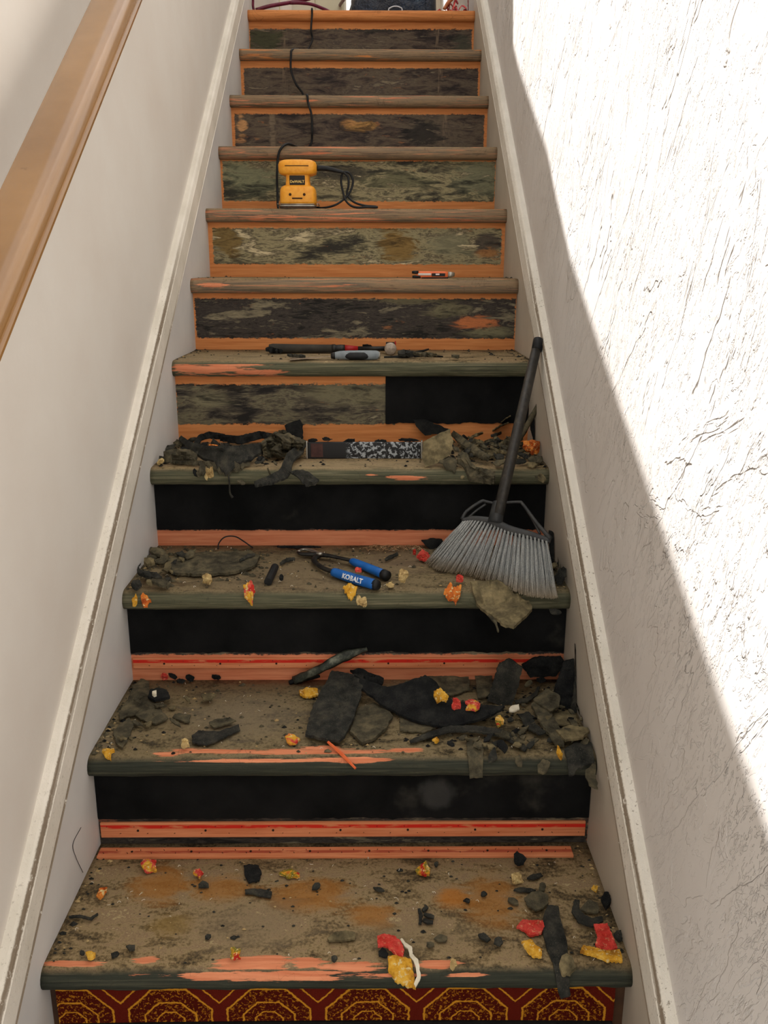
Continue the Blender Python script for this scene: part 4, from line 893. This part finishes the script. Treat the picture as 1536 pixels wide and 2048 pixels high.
for k in range(6):
    n = (170, 420, 380, 260, 120, 20)[k]
    crumbs(k, n, 11+k, mF2 if k in (1, 2) else mF1, .0015, .004, 'dark rubber crumbs strewn over the '+names[k], 'rubber_crumbs')
    crumbs(k, (90, 130, 150, 60, 30, 6)[k], 31+k, simple('tan_dust', (150, 124, 80), (190, 166, 118), .9, 60), .0012, .003, 'tan foam dust strewn over the '+names[k], 'foam_dust')
    if k < 4: lint(k, (60, 60, 60, 20)[k], 51+k, mLint, 'pale curly lint strewn over the '+names[k])
x0, x1 = on_t(2, 735, 1095).x, on_t(2, 850, 1095).x
lint(2, 120, 77, simple('straw_fibre', (150, 110, 76), (190, 160, 120), .9, 60), 'tan fibres gathered at the foot of the riser behind the pliers', (x0, x1, YN[3]+OV-.05, YN[3]+OV-.012), .014)
crumbs(1, 260, 91, mF3, .002, .006, 'fine black debris under the right heap of the second tread', 'rubber_crumbs', region=(.10, .44, YN[1]+.06, YN[2]))
crumbs(3, 260, 92, mF3, .002, .006, 'fine black debris under the right heap of the heap tread', 'rubber_crumbs', region=(.16, .44, YN[3]+.06, YN[4]))
crumbs(3, 200, 93, mF3, .002, .006, 'fine black debris under the left heap of the heap tread', 'rubber_crumbs', region=(-.44, -.14, YN[3]+.05, YN[4]))
crumbs(2, 260, 94, mF2, .002, .006, 'fine grey debris in the left corner of the broom tread', 'rubber_crumbs', region=(-.44, -.18, YN[2]+.06, YN[3]))
# hair on left skirting
P = [on_x(*q, -HW+.0015) for q in ((162, 1655), (146, 1688), (152, 1715), (166, 1745))]
tag(obj('hair', tube(P, .0006, 4), mBlk, None, True), 'long dark hair stuck to the left skirting near the bottom tread', 'hair')
#@@PART3
#@@PART3
def text_obj(s, name, size, mat, mtx, parent, ext=.0003, bold=0.):
    c = bpy.data.curves.new(name, 'FONT'); c.body = s; c.size = size; c.extrude = ext; c.offset = bold; c.align_x = 'CENTER'; c.align_y = 'CENTER'
    c.resolution_u = 3; t = bpy.data.objects.new('tmp_text', c); COL.objects.link(t)
    me = bpy.data.meshes.new_from_object(t); bpy.data.objects.remove(t)
    me.transform(mtx); me.materials.clear(); me.materials.append(mat)
    o = bpy.data.objects.new(name, me); COL.objects.link(o); o.parent = parent; return o

# ------------------------------------------------------------ broom
BR = thing('broom', 'angled grey bristle broom with black handle leaning on the right skirting', 'broom', (0, 0, 0))
Tp = on_x(1077, 679, HW-.018); Cc = Vector((.339, .70, .517))
H = (Tp-Cc).normalized(); A = Vector((.176, -.10, -.015)); A = (A-H*A.dot(H)).normalized(); NB = A.cross(H).normalized()
if NB.dot(CAM-Cc) < 0: NB = -NB
def on_pl(px, py, off=0.): d = ray(px, py); o_ = Cc+NB*off; return CAM+d*((o_-CAM).dot(NB)/d.dot(NB))
mHand = NM('worn_black_handle', .45, .4); _n = mHand.noise(mHand.sc(60, 60, 8), 2., 5., .6); mHand.col(mHand.ramp(_n, [(.35, (34, 32, 30)), (.6, (56, 52, 46)), (.78, (92, 84, 70))])); mHand = mHand.m
mCap = simple('grey_black_plastic', (40, 42, 44), (62, 62, 60), .45, 50)
b0 = on_pl(996, 1030, .004); grip0 = Tp-H*.06
obj('handle', tube([b0, b0.lerp(Tp, .5), Tp-H*.002], [.0125, .0120, .0112], 18, sm=1), mHand, BR, True)
obj('end_cap', tube([Tp-H*.03, Tp-H*.002, Tp], [.0124, .0124, .0115], 18, sm=1), mBlk, BR, True)
obj('socket', tube([on_pl(990, 1046), on_pl(996, 1016), on_pl(998, 1006)], [.0165, .0145, .014], 18, sm=1), mCap, BR, True)
capL, capR = on_pl(926, 1042), on_pl(1101, 1081)
CP = [on_pl(924, 1041), on_pl(950, 1039), on_pl(985, 1045), on_pl(1020, 1060), on_pl(1060, 1070), on_pl(1101, 1082)]
obj('head_bar', tube(CP, [.006, .009, .0105, .0105, .009, .006], 10, sm=6, flat=.65, upv=NB), mCap, BR, True)
FR = [on_pl(924, 1038), on_pl(934, 1022), on_pl(962, 1003), on_pl(972, 1003), on_pl(990, 1006), on_pl(1036, 1004), on_pl(1046, 1009), on_pl(1072, 1044), on_pl(1101, 1078)]
obj('side_frame', tube(FR, [.004, .0035, .0035, .003, .0028, .003, .0035, .004, .0055], 8, sm=5), mCap, BR, True)
obj('inner_brace', tube([on_pl(936, 1036, -.006), on_pl(952, 1022, -.006), on_pl(972, 1008, -.006)], .0028, 8), mCap, BR, True)
obj('inner_brace', tube([on_pl(1050, 1014, -.006), on_pl(1066, 1040, -.006), on_pl(1080, 1068, -.006)], .003, 8), mCap, BR, True)
mBri = NM('grey_bristles', .55, .35); _n = mBri.noise(mBri.sc(300, 300, 30), 2., 3.); zz = mBri.ss(mBri.Z, .455, .415)
mBri.col(mBri.mix(zz, mBri.ramp(_n, [(.3, (118, 120, 119)), (.7, (184, 186, 182))]), mBri.ramp(_n, [(.3, (134, 120, 98)), (.7, (184, 168, 142))]))); mBri = mBri.m
tipc = [on_t(2, 852, 1126, .004), on_t(2, 880, 1141, .004), on_t(2, 940, 1152, .004), on_t(2, 1000, 1172, .004), on_t(2, 1060, 1192, .004), on_t(2, 1118, 1196, .006)]
tips = catmull(tipc, 10); caps = catmull(CP, 10)
def samp(L, t): t = max(0, min(.9999, t))*(len(L)-1); i = int(t); return L[i].lerp(L[i+1], t-i)
rg = random.Random(3)
NBD = 26
for row, (cnt, off) in enumerate(((NBD, .0035), (NBD-1, -.0045))):
    for i in range(cnt):
        t0 = (i+.5+(.5 if row else 0))/NBD; root = samp(caps, t0*.97+.015)+NB*off-H*.004; bm = bmesh.new(); tc = samp(tips, t0)
        nf = 30
        for j in range(nf):
            a = rg.uniform(0, 6.28); r = (.0034 if row else .0021)*math.sqrt(rg.random()); p0 = root+A*cos(a)*r+NB*sin(a)*r*.8
            t1 = t0+rg.gauss(0, .010); p2 = samp(tips, t1)+NB*(off*1.6+rg.uniform(-.007, .007)); ln = rg.uniform(.95, 1.025)
            p2 = p0+(p2-p0)*ln; p2.z = max(p2.z, ZT[2]+.0015)
            if p2.y < YN[2]+.008: p2.z = max(p2.z, ZT[2]-.004)
            p1 = p0.lerp(p2, .5).lerp(root.lerp(tc, .5), .35)+A*rg.uniform(-.0025, .0025)+NB*rg.uniform(-.002, .003)
            tube([p0, p1, p2], [.00062, .0006, .0003], 4, bm, 2)
        obj('bristle_bundle', bm, mBri, BR, True)

# ------------------------------------------------------------ palm sander
mYel = NM('yellow_plastic', .42, .45); _n = mYel.noise(None, 70., 5., .6); mYel.col(mYel.mix(mYel.ma('MULTIPLY', mYel.ss(_n, .6, .72), .45), mYel.ramp(_n, [(.3, (232, 150, 30)), (.7, (248, 176, 56))]), (196, 120, 60))); mYel = mYel.m
k = 6; sc0 = on_y(597, 415, YN[k]+.055); sx, sy, sz = sc0.x, YN[k]+.066, ZT[k]
SA = thing('palm_sander', 'yellow electric palm sander standing at the front of a tread with looped black cable', 'sander', (sx, sy, sz))
def sb(*a, **kw): return box(*a, **kw)
obj('base_plate', loft([(.006, .056, .050, 0, 0), (.0065, .0575, .0515, 0, 0), (.0095, .0575, .0515, 0, 0), (.010, .056, .050, 0, 0)], 28, 8), mSteel, SA)
obj('sanding_pad', loft([(.0, .0555, .0495, 0, 0), (.006, .0555, .0495, 0, 0)], 28, 8), simple('sandpaper', (60, 44, 34), (90, 70, 54), .95, 300), SA)
b = bmesh.new()
for s_ in (-1, 1): tube([(s_*.059, -.040, .012), (s_*.062, -.03, .014), (s_*.062, .03, .014), (s_*.059, .04, .012)], .0015, 8, b)
tube([(-.052, -.0525, .012), (.052, -.0525, .012)], .0014, 8, b, 1)
obj('paper_clamp', b, mSteel, SA, True)
obj('lower_housing', loft([(.0125, .0535, .046, 0, 0), (.020, .0555, .048, 0, 0), (.048, .0545, .047, 0, 0), (.058, .053, .045, 0, 0), (.064, .049, .041, 0, 0), (.068, .040, .037, 0, 0)], 32, 6), mYel, SA, True)
obj('motor_housing', loft([(.062, .040, .037, 0, 0), (.070, .0375, .0355, 0, 0), (.085, .036, .034, 0, 0), (.098, .0365, .035, 0, 0), (.106, .041, .038, 0, 0)], 32, 5), mYel, SA, True)
obj('palm_grip', loft([(.098, .044, .039, 0, 0), (.103, .056, .043, 0, 0), (.112, .0585, .045, 0, 0), (.128, .0585, .045, 0, 0), (.136, .055, .042, 0, 0), (.141, .044, .034, 0, 0), (.143, .025, .02, 0, 0)], 32, 4.5), mYel, SA, True)
LP_ = obj('name_plate', box(-.0235, .0235, -.0375, -.0335, .0675, .0955, .002), simple('black_label', (34, 28, 22), None, .5), SA)
fr = Matrix.Translation((0, -.0379, .0775)) @ Matrix.Rotation(radians(90), 4, 'X')
text_obj('DeWALT', 'lettering', .0108, simple('label_yellow', (250, 214, 120), None, .5), fr, LP_, bold=.0001)
sl = obj('grip_slot', box(-.036, .036, -.0458, -.043, .121, .1235, .0008), simple('slot_dark', (60, 34, 10), None, .8), SA)
obj('vent_slot', box(-.016, .016, -.0492, -.046, .027, .031, .0008), sl.data.materials[0], SA)
for s_ in (-1, 1): obj('screw', tube([(s_*.0215, -.0455, .040), (s_*.0215, -.0486, .040)], .0042, 12, sm=1), sl.data.materials[0], SA)
obj('rocker_switch', box(-.012, .008, -.02, .0, .1405, .1455, .002), mBlk, SA)
off = Vector((sx, sy, sz))
def L_(px, py, dy=0.): return on_y(px, py, sy+dy)-off
obj('cable_relief', tube([L_(634, 336), L_(652, 337), L_(672, 341), L_(688, 345)], [.0085, .0075, .006, .0045], 12), mBlk, SA, True)
P = [L_(686, 344), L_(696, 354), L_(697, 372), L_(694, 388), L_(706, 403, -.01), L_(728, 411, -.02), L_(750, 413, -.03), L_(753, 417, -.04), L_(735, 418, -.05), L_(708, 414, -.04), L_(692, 402, -.02), L_(686, 384), L_(682, 362, .01), L_(686, 346, .01), L_(698, 346, .01), L_(706, 362, .01), L_(700, 384, .0), L_(686, 400, -.01), L_(668, 411, -.02), L_(645, 416, -.01), L_(630, 414, .02)]
P = [Vector((p.x, p.y, max(p.z, .0036))) for p in P]
obj('cable', tube(P, .0034, 8, sm=5), mBlk, SA, True)

# long power cord climbing the stairs behind it
def cp(k, px, py, out=.009): p = on_y(px, py, YN[k]-out); return p
P = [Vector((on_y(640, 10, 3.4).x, 3.4, ZT[10]+.004)), Vector((on_y(626, 15, 3.0).x, 3.0, ZT[10]+.004)), on_y(624, 19, YN[10]+.004)+Vector((0, 0, .003)), cp(10, 624, 30, .006), cp(10, 622, 60), cp(10, 624, 82)]
P += [Vector((P[-1].x-.03, YN[9]+.16, ZT[9]+.004)), Vector((on_y(598, 96, YN[9]+.06).x, YN[9]+.06, ZT[9]+.004)), on_y(584, 101, YN[9]+.004)+Vector((0, 0, .002)), cp(9, 582, 112, .007), cp(9, 582, 140), cp(9, 592, 168), cp(9, 605, 186)]
P += [Vector((P[-1].x+.01, YN[8]+.15, ZT[8]+.004)), on_y(614, 191, YN[8]+.006)+Vector((0, 0, .002)), cp(8, 616, 205, .006), cp(8, 623, 230), cp(8, 624, 262), cp(8, 622, 288)]
P += [Vector((P[-1].x-.02, YN[7]+.14, ZT[7]+.004)), Vector((on_y(592, 290, YN[7]+.08).x, YN[7]+.08, ZT[7]+.006)), on_y(575, 288, YN[7]+.02), on_y(562, 297, YN[7]-.006), cp(7, 556, 315, .006), cp(7, 554, 350), cp(7, 555, 385), Vector((on_y(556, 400, YN[6]+.15).x, YN[6]+.17, ZT[6]+.004)), Vector((on_y(575, 405, YN[6]+.17).x, YN[6]+.2, ZT[6]+.004))]
tag(obj('power_cord', tube(P, .0040, 8, sm=6), mBlk, None, True), 'long black power cord hanging down the upper steps to the sander', 'cord')

# ------------------------------------------------------------ utility knife
k = 5; kn = on_t(5, 862, 556); kx, ky, kz = kn.x, YN[5]+.045, ZT[5]
KN = thing('utility_knife', 'orange and black utility knife lying along the front of a bare tread', 'knife', (kx, ky, kz)); S_ = (kn-CAM).dot(FW)/F_PX; hl = 41*S_
mOr = simple('orange_plastic', (226, 104, 56), (236, 124, 74), .4, 60)
def xl(secs, n=18, e=3.):   # loft along x
    b = loft([(s[0], s[1], s[2], s[3], s[4]) for s in secs], n, e); b.transform(Matrix(((0, 0, 1, 0), (1, 0, 0, 0), (0, 1, 0, 0), (0, 0, 0, 1)))); return recalc(b)
# after transform: z->x, first radius -> y, second -> z
obj('body', xl([(-hl*.78, .006, .009, 0, .0105), (-hl*.6, .008, .0095, 0, .0105), (hl*.5, .008, .0095, 0, .0105), (hl*.74, .007, .008, 0, .0105)]), mOr, KN, True)
obj('rear_fork', xl([(-hl, .006, .0035, 0, .017), (-hl*.9, .008, .0045, 0, .017), (-hl*.7, .008, .005, 0, .0165)]), mBlk, KN, True)
obj('rear_fork', xl([(-hl*.98, .006, .0035, 0, .0045), (-hl*.88, .008, .0042, 0, .0045), (-hl*.6, .008, .004, 0, .0045)]), mBlk, KN, True)
obj('slide_rail', box(-hl*.72, -hl*.1, -.0095, -.006, .0085, .0145, .001), simple('pale_metal', (206, 200, 190), (186, 180, 172), .4, 50, metal=.3), KN)
obj('thumb_slide', box(-hl*.08, hl*.55, -.0098, -.006, .006, .0145, .001), mBlk, KN)
obj('slide_mark', box(hl*.1, hl*.28, -.0104, -.0094, .0095, .0135, .0004), simple('white_mark', (226, 214, 214), None, .5), KN)
obj('lower_edge', box(-hl*.55, hl*.7, -.0085, .0085, .0003, .0035, .001), mBlk, KN)
obj('nose_cap', xl([(hl*.68, .0075, .0085, 0, .0105), (hl*.85, .0065, .0075, 0, .0105), (hl, .003, .005, 0, .0115)]), mSteel, KN, True)

# ------------------------------------------------------------ hammer
def q4(px, py, y): return on_y(px, py, y)
yh = min(on_t(4, 640, 707).y, YN[5]+OV-.03)
HM = thing('hammer', 'hammer with dark rubber grip and red shaft, round face toward the stairs foot', 'hammer', (0, 0, 0))
g0, g1 = q4(538, 690, yh), q4(664, 693, yh); zl = ZT[4]+.0135; g0.z = zl; g1.z = zl-.0005
obj('grip', tube([g0, g0.lerp(g1, .06), g0.lerp(g1, .5), g1], [.012, .0140, .0128, .0118], 16, sm=1, flat=.95), simple('ribbed_grip', (44, 42, 38), (66, 62, 54), .8, 30), HM, True)
f1 = q4(690, 694, yh); f1.z = zl
obj('ferrule', tube([g1, g1.lerp(f1, .25), g1.lerp(f1, .3), g1.lerp(f1, .7), f1], [.0122, .0122, .0105, .0112, .0105], 16, sm=1), mDSteel, HM, True)
f2 = q4(716, 695, yh); f2.z = zl; f3 = q4(786, 694, yh); f3.z = zl
obj('red_shaft', tube([f1, f1.lerp(f2, .3), f2], [.0098, .0092, .0066], 14, sm=1), mRedP, HM, True)
obj('shaft', tube([f2, f3], [.0062, .0066], 12, sm=1), mDSteel, HM, True)
hc = q4(781, 698, yh-.05); hc.z = ZT[4]+.0172
b = tube([hc, hc+Vector((0, .0015, 0)), hc+Vector((0, .012, 0)), hc+Vector((0, .016, 0)), hc+Vector((0, .034, 0))], [.0150, .0165, .0165, .0115, .0115], 22, sm=1)
obj('striking_face', b, simple('pitted_steel', (150, 136, 122), (188, 174, 158), .5, 160, metal=.5, bump=.001), HM, True)
c0 = hc+Vector((0, .032, 0)); b = box(c0.x-.012, c0.x+.012, c0.y, c0.y+.030, c0.z-.0125, c0.z+.0135, .002)
obj('eye', b, mDSteel, HM)
b = bmesh.new()
for s_ in (-1, 1): tube([c0+Vector((s_*.005, .028, 0)), c0+Vector((s_*.007, .032, -.002)), c0+Vector((s_*.009, .036, -.006))], [.006, .005, .003], 8, b)
obj('claw', b, mDSteel, HM, True)
r0 = q4(795, 693, hc.y+.02); r0.z = hc.z+.004
obj('red_cheek', box(c0.x+.012, c0.x+.0155, c0.y+.004, c0.y+.026, c0.z-.006, c0.z+.0165, .001), mRedP, HM)

# ------------------------------------------------------------ scraper (grey and black handled)
ys = on_t(4, 710, 720).y; z0 = ZT[4]
SCR = thing('scraper', 'putty scraper with grey and black handle and rusty blade lying in front of the hammer', 'scraper', (0, 0, 0))
def qs(px, z): p = q4(px, 712, ys); p.z = z0+z; return p
obj('handle', tube([qs(668, .011), qs(680, .0125), qs(700, .0125), qs(730, .0125), qs(752, .0125), qs(758, .012)], [.008, .0105, .0118, .0122, .0118, .009], 16, sm=3), simple('grey_rubber', (112, 120, 124), (132, 140, 144), .5, 60), SCR, True)
obj('grip_panel', tube([qs(682, .0125)+Vector((0, -.004, -.001)), qs(700, .0125)+Vector((0, -.004, -.001)), qs(728, .0125)+Vector((0, -.004, -.001)), qs(745, .0125)+Vector((0, -.004, -.001))], [.004, .0100, .0104, .005], 16, sm=3), mBlk, SCR, True)
obj('end_cap', tube([qs(756, .012), qs(760.5, .012)], [.0095, .0085], 14, sm=1), mSteel, SCR, True)
obj('bolster', tube([qs(662, .0105), qs(670, .011)], [.0075, .0095], 12, sm=1), mDSteel, SCR, True)
b = bmesh.new(); bl = [(664, .005, .009), (645, .008, .0075), (620, .020, .005), (590, .034, .0028), (580, .036, .0018)]; U_, D_ = [], []
for px, w, z in bl: p = qs(px, z); U_.append((b.verts.new(p+Vector((0, w, .0006))), b.verts.new(p+Vector((0, -w*.6, .0006))))); D_.append((b.verts.new(p+Vector((0, w, -.0006))), b.verts.new(p+Vector((0, -w*.6, -.0006)))))
for i in range(len(bl)-1):
    b.faces.new((U_[i][0], U_[i+1][0], U_[i+1][1], U_[i][1])); b.faces.new((D_[i][0], D_[i][1], D_[i+1][1], D_[i+1][0]))
    for s_ in (0, 1): b.faces.new((U_[i][s_], D_[i][s_], D_[i+1][s_], U_[i+1][s_]))
b.faces.new((U_[0][0], U_[0][1], D_[0][1], D_[0][0])); b.faces.new((U_[-1][0], D_[-1][0], D_[-1][1], U_[-1][1]))
obj('blade', recalc(b), simple('rusty_blade', (130, 112, 92), (176, 160, 138), .5, 90, metal=.5), SCR)

# ------------------------------------------------------------ pliers
PL = thing('tongue_pliers', 'groove joint pliers with two blue grips lying open on the broom tread', 'pliers', (0, 0, 0))
mBlue = simple('blue_grip', (18, 84, 158), (28, 104, 184), .4, 40)
def t2(px, py, h): return on_t(2, px, py, h)
h1 = .013
g0, g1 = t2(666, 1144, h1), t2(752, 1170, h1); gm = g0.lerp(g1, .5)+Vector((0, -.002, 0))
obj('front_grip', tube([g0, g0.lerp(g1, .06), gm, g1.lerp(g0, .06), g1], [.0085, .0108, .0120, .0122, .0108], 16, sm=3, flat=.9), mBlue, PL, True)
obj('grip_tip', tube([g1.lerp(g0, .03), g1+(g1-g0).normalized()*.006], [.0118, .0095], 14, sm=1), mBlk, PL, True)
r0, r1 = t2(703, 1122, h1), t2(768, 1149, h1)
obj('rear_grip', tube([r0, r0.lerp(r1, .1), r0.lerp(r1, .5), r1], [.007, .0095, .0105, .0112], 16, sm=3, flat=.9), mBlue, PL, True)
obj('grip_tip', tube([r1.lerp(r0, .02), r1+(r1-r0).normalized()*.012], [.0115, .0105], 14, sm=1), mBlk, PL, True)
obj('front_arm', tube([g0+Vector((.004, 0, 0)), t2(650, 1138, .012), t2(634, 1128, .010), t2(628, 1118, .010), t2(640, 1110, .010)], [.0075, .0065, .006, .007, .008], 10, sm=4, flat=.7), mDSteel, PL, True)
obj('rear_arm', tube([r0+Vector((.004, 0, 0)), t2(680, 1116, .013), t2(655, 1111, .012), t2(630, 1109, .010), t2(604, 1108, .009), t2(596, 1104, .009)], [.0065, .006, .007, .009, .007, .004], 10, sm=4, flat=.6), mDSteel, PL, True)
obj('upper_jaw', tube([t2(640, 1110, .012), t2(622, 1101, .010), t2(606, 1099, .009), t2(596, 1103, .009)], [.007, .006, .0045, .004], 10, sm=4, flat=.7), mSteel, PL, True)
pv = t2(640, 1110, .014); obj('pivot', tube([pv, pv+Vector((0, 0, .006))], .0065, 14, sm=1), mSteel, PL, True)
ax = (g1-g0).normalized(); toC = (CAM-gm).normalized(); up_ = (toC-ax*toC.dot(ax)).normalized(); sd_ = up_.cross(ax).normalized()
lt = text_obj('KOBALT', 'lettering', .0150, simple('white_print', (232, 236, 240), None, .5), Matrix.Identity(4), PL, .0004, .0004)
t0 = g0.lerp(g1, .54)+Vector((0, -.0015, 0))     # letters wrapped around the grip, facing up and forward
for v in lt.data.vertices:
    r_ = .0128+v.co.z; t_ = v.co.y/r_-.12; v.co = t0+ax*v.co.x+up_*(cos(t_)*r_)+sd_*(sin(t_)*r_)

# ------------------------------------------------------------ things on the landing
zl = ZT[10]
BG = thing('plastic_bag', 'dark navy shiny plastic bag standing at the top of the stairs', 'bag', (0, 0, 0))
M = NM('navy_plastic', .18, .6); _n = M.noise(None, 9., 4.); M.col(M.ramp(_n, [(.3, (6, 14, 34)), (.6, (12, 36, 62)), (.8, (30, 70, 92))])); M.bump(M.noise(None, 14., 6., .7), .03, 1.)
xa, xb = on_y(700, 5, 3.25).x, on_y(872, 5, 3.25).x; cx = (xa+xb)/2; w = (xb-xa)/2
b = loft([(zl+.001, w*.98, .12, cx, 3.3), (zl+.05, w*1.03, .14, cx, 3.3), (zl+.15, w*.98, .13, cx, 3.3), (zl+.26, w*.85, .10, cx, 3.3), (zl+.33, w*.6, .06, cx, 3.3), (zl+.36, w*.3, .03, cx, 3.3)], 40, 3.2)
bmesh.ops.subdivide_edges(b, edges=b.edges[:], cuts=1, use_grid_fill=True)
for v in b.verts:
    if v.co.z > zl+.01: v.co += Vector((mnoise.noise(v.co*14)*.014, mnoise.noise(v.co*11+Vector((3, 0, 0)))*.02, 0))
obj('bag_body', b, M.m, BG, True)
P = [on_y(777, 22, 3.12), on_y(781, 13, 3.12), on_y(790, 10, 3.12), on_y(800, 12, 3.12), on_y(805, 22, 3.12)]
P = [Vector((p.x, 3.14, p.z)) for p in P]; P = [P[0]-Vector((0, 0, .12))]+P+[P[-1]-Vector((0, 0, .12))]
obj('wire_handle', tube(P, .0025, 8), simple('white_wire', (226, 226, 232), None, .4), BG, True)
# maroon hose loops at the left of the landing
mMar = simple('maroon_rubber', (86, 18, 40), (120, 34, 62), .35, 40)
def lp(px, py, y): return on_y(px, py, y)
P = [lp(512, 20, 2.95), lp(540, 12, 2.97), lp(575, 6, 3.0), lp(612, -1, 3.03), lp(650, -12, 3.08), lp(690, -10, 3.3), lp(680, 10, 3.6)]
b = tube(P, .0075, 10)
hs = obj('rubber_hose', b, mMar, None, True); tag(hs, 'maroon rubber hose curling across the left of the landing edge', 'hose')
P = [lp(580, 6, 2.99), lp(600, 6, 2.99), lp(624, 9, 2.98), lp(648, 18, 2.97), lp(660, 24, 2.96)]
P = [Vector((p.x, p.y, max(p.z, zl+.007))) for p in P]
tag(obj('rubber_hose', tube(P, .0065, 10), mMar, None, True), 'shorter maroon hose end bending down beside the black cord', 'hose')
P = [lp(504, -20, 3.0), lp(506, -2, 3.0), lp(506, 12, 3.0), lp(508, 21, 3.0)]
tag(obj('rubber_hose', tube([Vector((p.x, 3.0, max(p.z, zl+.007))) for p in P], .0055, 10), mMar, None, True), 'maroon hose hanging straight down in the landing corner by the left wall', 'hose')
# white cabinet side behind the hose
x0, x1 = lp(628, 5, 3.6).x, lp(688, 5, 3.6).x
CB = thing('cabinet', 'cream painted cabinet side between hose and dark bag on the landing', 'cabinet', (0, 0, 0))
mCr = simple('cream_panel', (214, 208, 178), (222, 216, 190), .5, 8)
obj('carcass', box(x0, x1, 3.62, 3.95, zl+.03, zl+.75, .004), mCr, CB)
obj('plinth', box(x0+.01, x1-.01, 3.63, 3.94, zl+.0005, zl+.03, 0), mCr, CB)
obj('door', box(x0+.006, x1-.006, 3.605, 3.62, zl+.05, zl+.74, .003), mCr, CB)
# door casing at the left of the landing
for nm, xa_, xb_, mm in (('trim_1', 520, 532, mCr), ('trim_2', 545, 560, mCr)):
    a, c = lp(xa_, 5, 4.2).x, lp(xb_, 5, 4.2).x; obj(nm, box(a, c, 4.2, 4.24, zl+.0005, zl+2.0, .004), mm, kind='structure')
# pile of crinkled red foil garland at the right
GA = thing('foil_garland', 'crinkled red and copper foil garland heaped at the right of the landing', 'garland', (0, 0, 0))
M1 = NM('red_foil', .2, .8, .7); M1.col(M1.ramp(M1.noise(None, 30., 3.), [(.35, (120, 16, 34)), (.6, (190, 60, 50)), (.8, (226, 180, 190))])); rg = random.Random(8)
gx0, gx1 = lp(885, 5, 3.05).x, lp(948, 5, 3.05).x
for i in range(26):
    x = rg.uniform(gx0, gx1); y = rg.uniform(2.98, 3.16); z = zl+rg.uniform(.012, .07); a = rg.uniform(0, 3.1)
    P = [Vector((x, y, max(zl+.008, z-.02))), Vector((x+cos(a)*.02, y+.01, z+.015)), Vector((x+cos(a)*.04, y-.01, max(zl+.008, z-rg.uniform(0, .02))))]
    P = [Vector((min(p.x, HW-.012), p.y, p.z)) for p in P]
    obj('foil_curl', tube(P, [.003, rg.uniform(.005, .009), .003], 5, flat=.35, sm=3), M1.m, GA)
GA2 = tube([lp(888, 18, 2.99), lp(896, 6, 3.0), lp(908, -6, 3.0)], [.006, .008, .008], 8); obj('orange_stem', GA2, simple('copper_stem', (176, 98, 60), (200, 124, 84), .4, 50), GA, True)
